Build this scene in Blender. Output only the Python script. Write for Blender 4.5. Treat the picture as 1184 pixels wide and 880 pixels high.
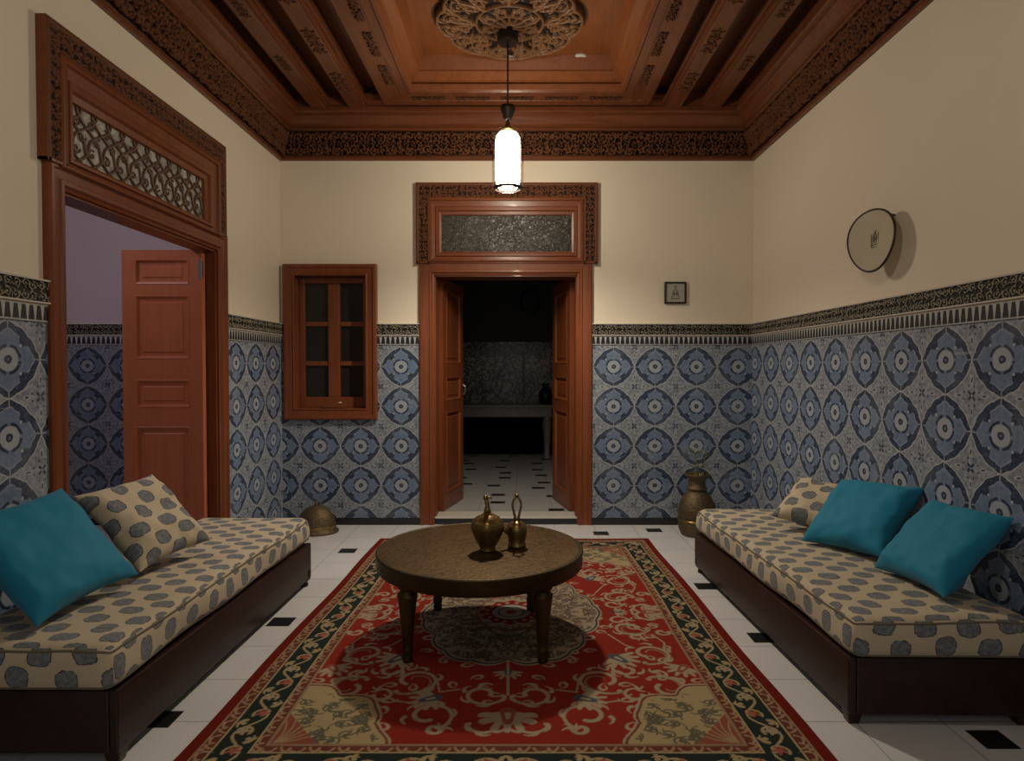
import bpy, bmesh, math, random
import numpy as np
from mathutils import Vector, Matrix, noise as mnoise
PI = math.pi
sc = bpy.context.scene
for o in list(bpy.data.objects): bpy.data.objects.remove(o, do_unlink=True)
COL = sc.collection

# ------------------------------------------------------------ camera, light, exposure
CAM_H = 1.36; FPX = 745.0
cam = bpy.data.cameras.new('camera'); camo = bpy.data.objects.new('camera', cam); COL.objects.link(camo)
cam.sensor_width = 36.0; cam.lens = FPX / 1184 * 36.0; cam.clip_start = 0.02; cam.clip_end = 60
cam.shift_x = -12 / 1184.0
camo.location = (0, 0, CAM_H); camo.rotation_euler = (PI / 2 - math.atan(15 / FPX), 0, 0)
sc.camera = camo

sc.view_settings.view_transform = 'Standard'
sc.view_settings.look = 'None'
sc.view_settings.gamma = 1.0
sc.view_settings.use_curve_mapping = False
sc.view_settings.exposure = 0.0
LAMP_STRENGTH = 9.0; BULB_W = 28.0; FILL_BULB_W = 25.0; DOWN_W = 118.0; FILL_DOWN_W = 1.0
LAMP_COL = (1.0, 0.87, 0.70)
WORLD_COL = (0.9, 0.9, 1.0); WORLD_STRENGTH = 0.2

w = bpy.data.worlds.new('world'); sc.world = w; w.use_nodes = True
w.node_tree.nodes['Background'].inputs[0].default_value = (*WORLD_COL, 1)
w.node_tree.nodes['Background'].inputs[1].default_value = WORLD_STRENGTH
try:
    sc.cycles.max_bounces = 8; sc.cycles.diffuse_bounces = 5; sc.cycles.glossy_bounces = 4
    sc.cycles.transparent_max_bounces = 12; sc.cycles.sample_clamp_indirect = 6.0
    sc.cycles.use_denoising = True; sc.cycles.caustics_reflective = False; sc.cycles.caustics_refractive = False
except Exception: pass
# added fill lights: behind the camera and in the side room, sources unseen
def area(name, loc, target, sx, sy, power, col):
    l = bpy.data.lights.new(name, 'AREA'); l.shape = 'RECTANGLE'; l.size = sx; l.size_y = sy; l.energy = power; l.color = col
    o = bpy.data.objects.new(name, l); COL.objects.link(o); o.location = loc
    o.rotation_euler = (Vector(target) - Vector(loc)).to_track_quat('-Z', 'Y').to_euler()
    return o
area('added_front_fill', (0, -1.3, 2.1), (0, 1.6, 0.1), 2.6, 1.4, 9, (1.0, 0.94, 0.86))
area('added_side_room_fill', (-3.4, 3.3, 3.1), (-3.0, 5.0, 1.2), 0.8, 0.8, 11.5, (0.95, 0.82, 0.95))  # added mauve fill near the side room's ceiling

# ------------------------------------------------------------ room numbers
XL, XR, YB, YF = -2.08, 1.985, 5.56, -0.9
ZC = 3.136                       # underside of the cornice
DADO = [0.0, 1.554, 1.636, 1.738]

# ------------------------------------------------------------ node expressions
class G:
    """small writer for shader node maths"""
    def __init__(s, name):
        s.m = bpy.data.materials.new(name); s.m.use_nodes = True
        s.t = s.m.node_tree; s.n = s.t.nodes; s.n.clear()
        s.out = s.n.new('ShaderNodeOutputMaterial')
    def link(s, a, b):
        if isinstance(a, X): a = a.s
        if isinstance(a, (int, float)): b.default_value = a
        elif isinstance(a, tuple): b.default_value = a if len(b.default_value) == len(a) else (*a, 1)
        else: s.t.links.new(a, b)
    def math(s, op, *a):
        n = s.n.new('ShaderNodeMath'); n.operation = op
        for i, v in enumerate(a): s.link(v, n.inputs[i])
        return X(s, n.outputs[0])
    def coord(s, kind='Object'):
        if kind == 'UV':
            n = s.n.new('ShaderNodeTexCoord'); v = n.outputs['UV']
        else:
            n = s.n.new('ShaderNodeTexCoord'); v = n.outputs['Object']
        sp = s.n.new('ShaderNodeSeparateXYZ'); s.t.links.new(v, sp.inputs[0])
        s.vec = v
        return X(s, sp.outputs[0]), X(s, sp.outputs[1]), X(s, sp.outputs[2])
    def comb(s, x, y, z=0.0):
        n = s.n.new('ShaderNodeCombineXYZ')
        s.link(x, n.inputs[0]); s.link(y, n.inputs[1]); s.link(z, n.inputs[2]); return n.outputs[0]
    def noise(s, vec, scale, detail=3, rough=.5, dist=0.0):
        n = s.n.new('ShaderNodeTexNoise'); n.inputs['Scale'].default_value = scale
        n.inputs['Detail'].default_value = detail; n.inputs['Roughness'].default_value = rough
        n.inputs['Distortion'].default_value = dist
        s.t.links.new(vec, n.inputs['Vector']); return X(s, n.outputs['Fac'])
    def white(s, vec):
        n = s.n.new('ShaderNodeTexWhiteNoise'); n.noise_dimensions = '3D'
        s.t.links.new(vec, n.inputs['Vector']); return X(s, n.outputs['Value'])
    def voronoi(s, vec, scale, feature='F1'):
        n = s.n.new('ShaderNodeTexVoronoi'); n.feature = feature; n.inputs['Scale'].default_value = scale
        s.t.links.new(vec, n.inputs['Vector']); return X(s, n.outputs['Distance'])
    def mix(s, f, a, b):
        n = s.n.new('ShaderNodeMix'); n.data_type = 'RGBA'
        s.link(f, n.inputs[0]); s.link(a, n.inputs[6]); s.link(b, n.inputs[7]); return n.outputs[2]
    def attr(s, name):
        n = s.n.new('ShaderNodeAttribute'); n.attribute_name = name; return n
    def bump(s, h, strength=.3, dist=.01):
        n = s.n.new('ShaderNodeBump'); n.inputs['Strength'].default_value = strength
        n.inputs['Distance'].default_value = dist; s.link(h, n.inputs['Height']); return n.outputs[0]
    def bsdf(s, color, rough=.5, metal=0.0, normal=None, spec=.5, coat=0.0, sheen=0.0):
        b = s.n.new('ShaderNodeBsdfPrincipled')
        s.link(color, b.inputs['Base Color']); s.link(rough, b.inputs['Roughness']); s.link(metal, b.inputs['Metallic'])
        s.link(spec, b.inputs['Specular IOR Level']); s.link(coat, b.inputs['Coat Weight']); s.link(sheen, b.inputs['Sheen Weight'])
        if normal is not None: s.t.links.new(normal, b.inputs['Normal'])
        s.t.links.new(b.outputs[0], s.out.inputs[0]); return b
class X:
    def __init__(s, g, sock): s.g = g; s.s = sock
    def __add__(s, o): return s.g.math('ADD', s, o)
    __radd__ = __add__
    def __mul__(s, o): return s.g.math('MULTIPLY', s, o)
    __rmul__ = __mul__
    def __sub__(s, o): return s.g.math('SUBTRACT', s, o)
    def __rsub__(s, o): return s.g.math('SUBTRACT', o, s)
    def __truediv__(s, o): return s.g.math('DIVIDE', s, o)
    def __pow__(s, o): return s.g.math('POWER', s, o)
    def fract(s): return s.g.math('FRACT', s)
    def floor(s): return s.g.math('FLOOR', s)
    def abs(s): return s.g.math('ABSOLUTE', s)
    def sin(s): return s.g.math('SINE', s)
    def cos(s): return s.g.math('COSINE', s)
    def max(s, o): return s.g.math('MAXIMUM', s, o)
    def min(s, o): return s.g.math('MINIMUM', s, o)
    def sqrt(s): return s.g.math('SQRT', s)
    def step(s, a, b):
        """smooth 0 to 1 from a to b"""
        n = s.g.n.new('ShaderNodeMapRange'); n.interpolation_type = 'SMOOTHSTEP'
        s.g.link(s, n.inputs[0]); n.inputs[1].default_value = a; n.inputs[2].default_value = b
        if a > b:
            n.inputs[1].default_value = b; n.inputs[2].default_value = a
            n.inputs[3].default_value = 1; n.inputs[4].default_value = 0
        return X(s.g, n.outputs[0])
    def band(s, lo, hi, e): return s.step(lo - e, lo + e) * s.step(hi + e, hi - e)
def hyp(a, b): return (a * a + b * b).sqrt()

def srgb(r, g, b):
    f = lambda c: ((c / 255 + .055) / 1.055) ** 2.4 if c / 255 > .04045 else c / 255 / 12.92
    return (f(r), f(g), f(b), 1)

# ------------------------------------------------------------ materials
def plain(name, col, rough=.5, metal=0.0, spec=.5, coat=0.0, nscale=0, namp=.15, bump=0.0, bscale=40):
    g = G(name); g.coord()
    c = col
    if nscale:
        k = g.noise(g.vec, nscale, 4)
        c = g.mix(k, tuple(v * (1 - namp) for v in col[:3]) + (1,), tuple(min(1, v * (1 + namp)) for v in col[:3]) + (1,))
    nm = None
    if bump: nm = g.bump(g.noise(g.vec, bscale, 4), bump, .01)
    g.bsdf(c, rough, metal, nm, spec, coat); return g.m

M = {}
M['plaster'] = plain('cream_plaster', (.74, .67, .54, 1), .75, nscale=1.6, namp=.06, bump=.06, bscale=55, spec=.2)
M['plaster_side'] = plain('light_tinted_plaster', (.50, .44, .45, 1), .8, nscale=1.5, namp=.05, spec=.2)  # white plaster with the side room's purple light put into its colour
M['black'] = plain('black_stone', (.012, .012, .014, 1), .35)

def wood(name, dark, light, axis, rough=.35, coat=.15):
    g = G(name); x, y, z = g.coord()
    s = [9.0, 9.0, 9.0]; s[axis] = .7
    v = g.comb(x * s[0], y * s[1], z * s[2])
    k = g.noise(v, 2.2, 5, .6, 1.2)
    k2 = g.noise(g.vec, 1.3, 2)
    c = g.mix(k.step(.3, .7), dark, light)
    c = g.mix(k2 * .35, c, tuple(a * .6 for a in dark[:3]) + (1,))
    g.bsdf(c, rough, 0, g.bump(k, .12, .004), .33, coat); return g.m
WD, WL = (.12, .037, .014, 1), (.19, .060, .022, 1)
M['wood_x'] = wood('ceiling_cedar_across', WD, WL, 0)
M['wood_y'] = wood('ceiling_cedar_along', WD, WL, 1)
M['wood_in'] = wood('ceiling_cedar_centre', (.19, .060, .018, 1), (.25, .080, .025, 1), 1)
DD, DL = (.165, .047, .017, 1), (.22, .064, .023, 1)
M['door_z'] = wood('door_paint_wood', DD, DL, 2, .32, .05)
M['door_x'] = wood('door_paint_wood_across', DD, DL, 0, .32, .05)
M['leaf_side'] = wood('door_leaf_terracotta', (.42, .13, .058, 1), (.48, .15, .066, 1), 2, .38, .2)
M['mahogany'] = wood('dark_mahogany', (.016, .005, .003, 1), (.036, .011, .006, 1), 1, .4, .05)
M['sill'] = plain('marble_sill', (.55, .52, .46, 1), .35, nscale=6, namp=.1)

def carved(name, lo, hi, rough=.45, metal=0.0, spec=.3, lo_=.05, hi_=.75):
    """relief colour: wood recesses painted dark as shade, ridges lighter; stucco is black and cream"""
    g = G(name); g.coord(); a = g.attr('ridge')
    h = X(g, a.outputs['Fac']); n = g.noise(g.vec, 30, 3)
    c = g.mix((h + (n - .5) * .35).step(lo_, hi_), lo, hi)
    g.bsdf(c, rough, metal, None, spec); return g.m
M['carved_wood'] = carved('carved_cedar', (.010, .004, .003, 1), (.125, .048, .021, 1), .6, spec=.12, lo_=.25, hi_=.95)  # shade between the carvings is put into the recess colour
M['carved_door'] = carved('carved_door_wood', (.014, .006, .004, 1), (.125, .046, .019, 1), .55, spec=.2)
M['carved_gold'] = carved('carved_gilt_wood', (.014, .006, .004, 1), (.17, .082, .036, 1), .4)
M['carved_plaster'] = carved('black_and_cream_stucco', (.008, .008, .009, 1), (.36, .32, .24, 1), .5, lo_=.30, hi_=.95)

def tile_mat(name, axis, u0, pu, v0, pv, bright=1.0):
    """blue medallion tiles; u0/v0 is the middle of one medallion"""
    g = G(name); x, y, z = g.coord()
    a = (x, y)[axis]
    warp = (g.noise(g.vec, 9, 2) - .5) * .035
    warp2 = (g.noise(g.comb(z, x, y), 9, 2) - .5) * .035
    fine = g.noise(g.vec, 38, 4, .65)
    w3 = (g.noise(g.vec, 42, 2) - .5) * .030
    w4 = (g.noise(g.comb(z, x, y), 42, 2) - .5) * .030
    u = (a - u0) / pu + .5 + warp + w3; v = (z - v0) / pv + .5 + warp2 + w4
    px = (u.fract() - .5); py = (v.fract() - .5)
    ax, ay = px.abs(), py.abs()
    r = hyp(px, py); th = g.math('ARCTAN2', py, px)
    bump6 = (th * 6.0).cos().abs() * .014
    d = (((ax ** 1.52) + (ay ** 1.52)) ** (1 / 1.52)) - bump6
    di = (((ax ** 1.30) + (ay ** 1.30)) ** (1 / 1.30)) - bump6
    notch = hyp(ax - .250, ay - .250).step(.090, .078)
    inner = di.step(.408, .394) * (1.0 - notch)
    outer = d.step(.480, .470)
    tip = ax.min(ay).step(.006, .012)
    ring = outer * (1.0 - inner)
    bud = hyp(ax - .185, ay - .185).step(.026, .016)
    budd = hyp(ax - .205, ay - .205).step(.046, .036)
    core = r.step(.155, .145)
    diag = (ax - ay).abs()
    arc = r.band(.158, .196, .007) * ax.min(ay).step(.020, .030)
    dot_ = r.step(.060, .050); dotc = r.step(.026, .018)
    qx, qy = .5 - ax, .5 - ay
    q = hyp(qx, qy); dq = (qx - qy).abs()
    flower = q.step(.088, .078) * (dq.step(.030, .020)).max(q.step(.03, .02)) * q.step(.014, .024)
    petal = hyp(qx - .225, qy * 2.6).min(hyp(qx * 2.6, qy - .225))
    leafw = petal.step(.072, .062); leafd = petal.step(.044, .034)
    tick = hyp(qx - .135, (qy - .05) * 1.4).min(hyp((qx - .05) * 1.4, qy - .135)).step(.020, .012)
    joint = (px * 2 + .5).fract().step(.985, .995).max((py * 2 + .5).fract().step(.985, .995))
    B = lambda *c: tuple(min(1, k * bright) for k in c) + (1,)
    light = B(.290, .325, .370); mid = B(.112, .160, .245); mid2 = B(.150, .205, .300)
    dark = B(.018, .030, .056); dark2 = B(.044, .066, .115); white = B(.42, .44, .46)
    blotch = g.noise(g.comb(a * 1.0, z * 1.0, 7.0), 30, 3, .6)
    base = g.mix(fine.step(.38, .62), tuple(k * .60 for k in light[:3]) + (1,), light)
    base = g.mix(blotch.step(.50, .60) * .5, base, mid)
    c = g.mix(leafw * .7, base, white); c = g.mix(leafd, c, dark2)
    c = g.mix(tick.max(flower), c, dark)
    blue = g.mix(fine.step(.35, .65), mid, mid2)
    c = g.mix(d.band(.474, .494, .006) * .75, c, white)
    c = g.mix(outer, c, blue)
    streak = g.noise(g.comb(th * 4.0, r * 6.0, u.floor() + v.floor() * 7.3), 4.0, 3)
    ringc = g.mix(streak.step(.40, .62), dark, dark2); ringc = g.mix(streak.step(.58, .75) * .6, ringc, mid)
    c = g.mix(ring, c, ringc)
    c = g.mix((1.0 - tip) * ring * .6, c, white)
    c = g.mix(di.band(.380, .394, .005) * (1.0 - notch) * .4, c, white)
    c = g.mix(budd, c, dark); c = g.mix(bud * .85, c, white)
    c = g.mix(core * .6, c, white); c = g.mix(arc, c, dark); c = g.mix(dot_, c, dark); c = g.mix(dotc * .6, c, mid2)
    c = g.mix(joint * .25, c, dark2)
    wear = g.noise(g.vec, 4, 4, .6)
    c = g.mix((wear.step(.45, .75)) * .22, c, light)
    scr = g.noise(g.comb(a * 3.0, z * 60.0, 0.0), 1.0, 3).step(.66, .72).max(g.noise(g.comb(a * 60.0, z * 3.0, 0.0), 1.0, 3).step(.67, .73))
    c = g.mix(scr * .35, c, white)
    g.bsdf(c, fine * .2 + .22, 0, g.bump(fine * .6 + warp * 8.0, .25, .004), .5, .15); return g.m
M['tile_back'] = tile_mat('blue_tiles_back', 0, (709.3 - 604) / 134, .357, 1.367, .342)
M['tile_backl'] = tile_mat('blue_tiles_back_left', 0, (370.2 - 604) / 134, .350, 1.367, .342)
M['tile_right'] = tile_mat('blue_tiles_right', 1, 1479 / 558.2, .352, 1.393, .316, 1.12)  # side-wall tiles lightened in colour for the light they catch
M['tile_left'] = tile_mat('blue_tiles_left', 1, 2.59, .344, 1.393, .316, 1.12)
M['tile_side'] = tile_mat('dimmed_tiles_side_room', 0, -2.70, .345, 1.375, .335, .8)  # same tiles darkened in colour for the side room's weaker light
def arch_mat(name, axis, p=.042):
    g = G(name); x, y, z = g.coord(); a = (x, y)[axis]
    u = ((a / p).fract() - .5).abs()
    v = (z - DADO[1]) / (DADO[2] - DADO[1])
    wdt = .40 - (v - .2) * .26
    arch = (u - wdt).step(.03, -.03) * v.band(.08, .84, .04)
    n = g.noise(g.vec, 40, 3)
    c = g.mix(v.step(.9, .86), (.55, .50, .40, 1), g.mix(n, (.30, .32, .34, 1), (.50, .50, .47, 1)))
    c = g.mix(arch, c, (.010, .012, .018, 1)); c = g.mix(v.step(.06, .0) * .8, c, (.03, .05, .08, 1))
    g.bsdf(c, .4, 0, g.bump(1.0 - arch, .5, .004)); return g.m
M['arch_x'] = arch_mat('arcade_band_across', 0); M['arch_y'] = arch_mat('arcade_band_along', 1)

def floor_mat(name, squares=None, dim=1.0):
    g = G(name); x, y, z = g.coord(); p = .335
    gx = ((x + .06) / p).fract(); gy = ((y + .23) / p).fract()
    jt = gx.step(.985, .992).max(gy.step(.984, .992))
    n = g.noise(g.vec, 3, 4, .6); cellr = g.white(g.comb(((x + .06) / p).floor(), ((y + .23) / p).floor()))
    c = g.mix(n, (.60, .61, .62, 1), (.74, .74, .72, 1))
    c = g.mix(cellr * .2, c, (.56, .56, .58, 1))
    c = g.mix(jt * .7, c, (.12, .11, .10, 1))
    if squares:
        k = None
        for sx, sy in squares:
            b = ((x - sx).abs() / .062).max((y - sy).abs() / .060).step(1.03, .97)
            k = b if k is None else k.max(b)
    else:
        q = .47
        cu, cv = (x / q), (y / q + (x / q).floor() * .37)
        rr = g.white(g.comb(cu.floor(), cv.floor(), 3.0)); r2 = g.white(g.comb(cu.floor(), cv.floor(), 9.0))
        k = ((cu.fract() - .25 - rr * .5).abs() / .15).max((cv.fract() - .25 - r2 * .5).abs() / .11).step(1.04, .96)
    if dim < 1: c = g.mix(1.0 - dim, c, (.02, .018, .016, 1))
    c = g.mix(k, c, (.012, .012, .013, 1))
    g.bsdf(c, n * .15 + .28, 0, g.bump(1.0 - jt, .3, .002), .5); return g.m
M['floor'] = floor_mat('white_floor_tiles', [(-1.296, 4.757), (-1.29, 3.42), (-1.40, 2.465), (.645, 5.26), (1.10, 5.36), (1.14, 3.98), (1.21, 3.218), (1.72, 2.33), (-1.42, 1.5), (1.3, 1.4), (.0, 1.2), (-.1, .2)])
M['floor_back'] = floor_mat('shaded_back_room_tiles', None, .55)  # same tiles darkened in colour to imitate the unlit room

def fabric_mat():
    g = G('cream_cotton_with_grey_blots'); x, y, z = g.coord('UV')
    P = .155
    n1 = g.noise(g.vec, 26, 3) - .5; n2 = g.noise(g.comb(y, x), 26, 3) - .5
    def lattice(ox, oy):
        u = x / P + ox; v = y / P + oy
        cu, cv = u.floor(), v.floor()
        r1 = g.white(g.comb(cu, cv, 1.0 + ox)) - .5; r2 = g.white(g.comb(cu, cv, 5.0 + ox)) - .5; r3 = g.white(g.comb(cu, cv, 8.0 + ox)) - .5
        px = (u.fract() - .5 + r1 * .10 + n1 * .12).abs(); py = (v.fract() - .5 + r2 * .10 + n2 * .12).abs()
        return ((px * (1.0 + r3 * .25)) ** 2.6 + (py * (1.15 - r3 * .25)) ** 2.6) ** (1 / 2.6)
    d = lattice(0.0, 0.0).min(lattice(.5, .5))
    weave = g.noise(g.vec, 320, 2); wash = g.noise(g.vec, 60, 4, .7)
    cream = g.mix(weave, (.44, .375, .255, 1), (.56, .48, .335, 1))
    blot = g.mix(wash.step(.3, .7), (.100, .112, .125, 1), (.215, .222, .225, 1))
    c = g.mix(d.step(.262, .25), cream, blot)
    line = d.band(.240, .266, .005) * g.noise(g.vec, 70, 2).step(.40, .46)
    c = g.mix(line * .85, c, (.022, .022, .026, 1))
    g.bsdf(c, .9, 0, g.bump(weave, .25, .002), .15, 0, .2); return g.m
M['fabric'] = fabric_mat()
M['piping'] = plain('grey_piping', (.16, .13, .09, 1), .9, spec=.1)
def blue_mat(nm, col):
    g = G(nm); g.coord(); k = g.noise(g.vec, 260, 2); k2 = g.noise(g.vec, 5, 3)
    c = g.mix(k2, tuple(v * .95 for v in col[:3]) + (1,), col)
    g.bsdf(c, .68, 0, g.bump(k, .1, .001), .2, 0, .12); return g.m
M['blue'] = blue_mat('teal_blue_sateen', (.012, .20, .33, 1))

def brass(name, col, rough, bump=.2, scale=30, eng=False):
    g = G(name); g.coord(); k = g.noise(g.vec, scale, 5, .6, .6); k2 = g.noise(g.vec, 4, 3)
    c = g.mix(k2.step(.3, .7), tuple(v * .55 for v in col[:3]) + (1,), col)
    if eng:
        k = k + g.voronoi(g.vec, 55) * .8
        c = g.mix(k.step(.55, .9) * .5, c, tuple(min(1, v * 1.3) for v in col[:3]) + (1,))
    g.bsdf(c, k * .2 + rough, .85, g.bump(k, bump, .003)); return g.m
M['brass'] = brass('aged_brass', (.33, .23, .085, 1), .20, .12)
M['brass_top'] = brass('engraved_brass_sheet', (.088, .054, .021, 1), .32, .6, 24, True)
M['brass_rim'] = brass('dull_brass_rim', (.085, .060, .026, 1), .38, .4)
M['brass_leg'] = brass('brass_clad_leg', (.10, .066, .027, 1), .40, .3)
M['bronze'] = brass('chased_bronze', (.14, .105, .062, 1), .42, 1.0, 45, True)
M['darkmetal'] = plain('dark_metal', (.035, .028, .022, 1), .4, .6)
M['iron'] = plain('steel_latch', (.25, .22, .2, 1), .4, .8)
M['darkglass'] = plain('dark_window_glass', (.018, .017, .014, 1), .25, 0, .3, nscale=3, namp=.3)
def lace_glass(name, lo, hi, scale, rough):
    g = G(name); x, y, z = g.coord()
    v = g.noise(g.vec, scale, 3, .6, 2.2)
    k = (v - .5).abs().step(.035, .0).max((g.voronoi(g.vec, scale * .8, 'DISTANCE_TO_EDGE')).step(.05, .01) * .6)
    g.bsdf(g.mix(k, lo, hi), rough, 0, g.bump(k + v, .8, .008), .6); return g.m
M['lace_dark'] = lace_glass('dark_patterned_glass', (.014, .013, .010, 1), (.20, .185, .13, 1), 28, .25)
def lattice_glass():
    g = G('pale_glass_behind_scrolls'); g.coord(); k = g.noise(g.vec, 14, 4, .6, .8)
    g.bsdf(g.mix(k.step(.35, .65), (.20, .18, .15, 1), (.50, .50, .45, 1)), .3, 0, g.bump(k, .5, .01)); return g.m
M['lace_pale'] = lattice_glass()
M['iron_scroll'] = plain('brown_scrollwork', (.12, .065, .035, 1), .5)
def emis(name, col, s):
    g = G(name); e = g.n.new('ShaderNodeEmission'); e.inputs[0].default_value = (*col, 1); e.inputs[1].default_value = s
    g.t.links.new(e.outputs[0], g.out.inputs[0]); return g.m
def lit_glass():
    g = G('lit_frosted_glass'); e = g.n.new('ShaderNodeEmission'); e.inputs[0].default_value = (*LAMP_COL, 1); e.inputs[1].default_value = LAMP_STRENGTH
    t = g.n.new('ShaderNodeBsdfTransparent'); t.inputs[0].default_value = (.9, .9, .9, 1); a = g.n.new('ShaderNodeAddShader')
    g.t.links.new(e.outputs[0], a.inputs[0]); g.t.links.new(t.outputs[0], a.inputs[1]); g.t.links.new(a.outputs[0], g.out.inputs[0]); return g.m
M['lamp'] = lit_glass()
def clear_glass():
    g = G('clear_lamp_glass'); t = g.n.new('ShaderNodeBsdfTransparent'); t.inputs[0].default_value = (.96, .95, .92, 1)
    gl = g.n.new('ShaderNodeBsdfGlossy'); gl.inputs['Roughness'].default_value = .06
    lw = g.n.new('ShaderNodeLayerWeight'); lw.inputs[0].default_value = .35
    mx = g.n.new('ShaderNodeMixShader'); g.t.links.new(lw.outputs['Facing'], mx.inputs[0])
    m2 = g.n.new('ShaderNodeMath'); m2.operation = 'MULTIPLY'; m2.inputs[1].default_value = .45
    g.t.links.new(lw.outputs['Facing'], m2.inputs[0]); g.t.links.new(m2.outputs[0], mx.inputs[0])
    g.t.links.new(t.outputs[0], mx.inputs[1]); g.t.links.new(gl.outputs[0], mx.inputs[2]); g.t.links.new(mx.outputs[0], g.out.inputs[0]); return g.m
M['glass'] = clear_glass()
M['skin'] = plain('stretched_cream_skin', (.50, .45, .34, 1), .7, nscale=8, namp=.05, spec=.2)
M['ink'] = plain('brown_ink', (.09, .075, .055, 1), .7)
M['dried'] = plain('dried_olive_leaf', (.08, .10, .035, 1), .7, nscale=30, namp=.3)
M['shell'] = plain('pale_shell', (.6, .55, .48, 1), .4)
M['card'] = plain('grey_card', (.36, .345, .30, 1), .6)
M['backwall'] = plain('back_room_plaster', (.085, .080, .074, 1), .8)  # dark colour stands in for the back room's lack of light
M['marble'] = plain('grey_marble', (.20, .20, .19, 1), .3, nscale=12, namp=.35)
def zellige():
    g = G('black_and_white_flower_tiles'); x, y, z = g.coord()
    k = g.voronoi(g.vec, 7, 'DISTANCE_TO_EDGE'); n = g.noise(g.vec, 11, 3, .6, 1.5)
    c = g.mix(((n - .5).abs() - .03).step(.04, .0).max(k.step(.06, .02)), (.42, .42, .38, 1), (.010, .012, .014, 1))
    g.bsdf(c, .3); return g.m
M['zellige'] = zellige()

def rug_mat():
    g = G('knotted_wool'); g.coord(); a = g.attr('dye')
    k = g.noise(g.vec, 220, 2); k2 = g.noise(g.vec, 6, 4)
    mul = g.n.new('ShaderNodeMix'); mul.data_type = 'RGBA'; mul.blend_type = 'MULTIPLY'; mul.inputs[0].default_value = 1
    g.t.links.new(a.outputs['Color'], mul.inputs[6]); g.link(g.mix(k * .6 + k2 * .4, (.72, .72, .72, 1), (1.2, 1.2, 1.2, 1)), mul.inputs[7])
    g.bsdf(mul.outputs[2], .95, 0, g.bump(k, .5, .003), .03, 0, 0.0); return g.m
M['rug'] = rug_mat()

# ------------------------------------------------------------ object helpers
def link(o, parent=None):
    COL.objects.link(o)
    if parent is not None: o.parent = parent
    return o
def meta(o, label=None, cat=None, group=None, kind=None):
    if label: o['label'] = label
    if cat: o['category'] = cat
    if group: o['group'] = group
    if kind: o['kind'] = kind
    return o
def empty(name, loc=(0, 0, 0), rz=0.0, parent=None, **k):
    o = bpy.data.objects.new(name, None); o.empty_display_size = .1; o.location = loc; o.rotation_euler = (0, 0, rz)
    link(o, parent); return meta(o, **k)
def fobj(name, bm, mat, parent=None, smooth=False, bevel=0.0, **k):
    bmesh.ops.recalc_face_normals(bm, faces=bm.faces)
    me = bpy.data.meshes.new(name); bm.to_mesh(me); bm.free()
    for m in (mat if isinstance(mat, (list, tuple)) else [mat]): me.materials.append(m)
    if smooth: me.polygons.foreach_set('use_smooth', [True] * len(me.polygons))
    o = bpy.data.objects.new(name, me); link(o, parent)
    if bevel:
        b = o.modifiers.new('bevel', 'BEVEL'); b.width = bevel; b.segments = 2; b.limit_method = 'ANGLE'; b.angle_limit = .6
    return meta(o, **k)
def NB(): return bmesh.new()
def box(bm, x0, x1, y0, y1, z0, z1, mi=0):
    vs = [bm.verts.new((x, y, z)) for x in (x0, x1) for y in (y0, y1) for z in (z0, z1)]
    for f in ((0, 1, 3, 2), (4, 6, 7, 5), (0, 4, 5, 1), (2, 3, 7, 6), (0, 2, 6, 4), (1, 5, 7, 3)):
        bm.faces.new([vs[i] for i in f]).material_index = mi
    return bm
def lathe(bm, prof, seg=40, c=(0, 0, 0), cap=True, sx=1.0, sy=1.0):
    rings = []
    for r, z in prof:
        rings.append([bm.verts.new((c[0] + sx * r * math.cos(2 * PI * i / seg), c[1] + sy * r * math.sin(2 * PI * i / seg), c[2] + z)) for i in range(seg)])
    for a, b in zip(rings, rings[1:]):
        for i in range(seg): bm.faces.new((a[i], a[(i + 1) % seg], b[(i + 1) % seg], b[i]))
    if cap:
        bm.faces.new(rings[0][::-1]); bm.faces.new(rings[-1])
    return bm
def tube(bm, pts, rad, seg=10):
    pts = [Vector(p) for p in pts]
    if not hasattr(rad, '__len__'): rad = [rad] * len(pts)
    rings = []; ref = None
    for i, p in enumerate(pts):
        t = (pts[min(i + 1, len(pts) - 1)] - pts[max(i - 1, 0)]).normalized()
        if ref is None: ref = t.orthogonal().normalized()
        ref = (ref - t * ref.dot(t)).normalized(); b = t.cross(ref)
        rings.append([bm.verts.new(p + (ref * math.cos(2 * PI * k / seg) + b * math.sin(2 * PI * k / seg)) * rad[i]) for k in range(seg)])
    for a, b in zip(rings, rings[1:]):
        for k in range(seg): bm.faces.new((a[k], a[(k + 1) % seg], b[(k + 1) % seg], b[k]))
    bm.faces.new(rings[0][::-1]); bm.faces.new(rings[-1]); return bm
def sweep_frame(bm, prof, x0, x1, z0, z1, T, closed=True, mi=0):
    """moulding (profile = outward inset d, height e) mitred round the rectangle x0..x1, z0..z1; T(u, v, e) -> point"""
    rings = []
    for d, e in prof:
        cs = [(x0 + d, z0 + (d if closed else 0)), (x0 + d, z1 - d), (x1 - d, z1 - d), (x1 - d, z0 + (d if closed else 0))]
        rings.append([bm.verts.new(T(u, v, e)) for u, v in cs])
    n = 4 if closed else 3
    for a, b in zip(rings, rings[1:]):
        for i in range(n): bm.faces.new((a[i], a[(i + 1) % 4], b[(i + 1) % 4], b[i])).material_index = mi
    if not closed:
        bm.faces.new([r[0] for r in rings]).material_index = mi; bm.faces.new([r[3] for r in rings]).material_index = mi
    return bm

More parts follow.
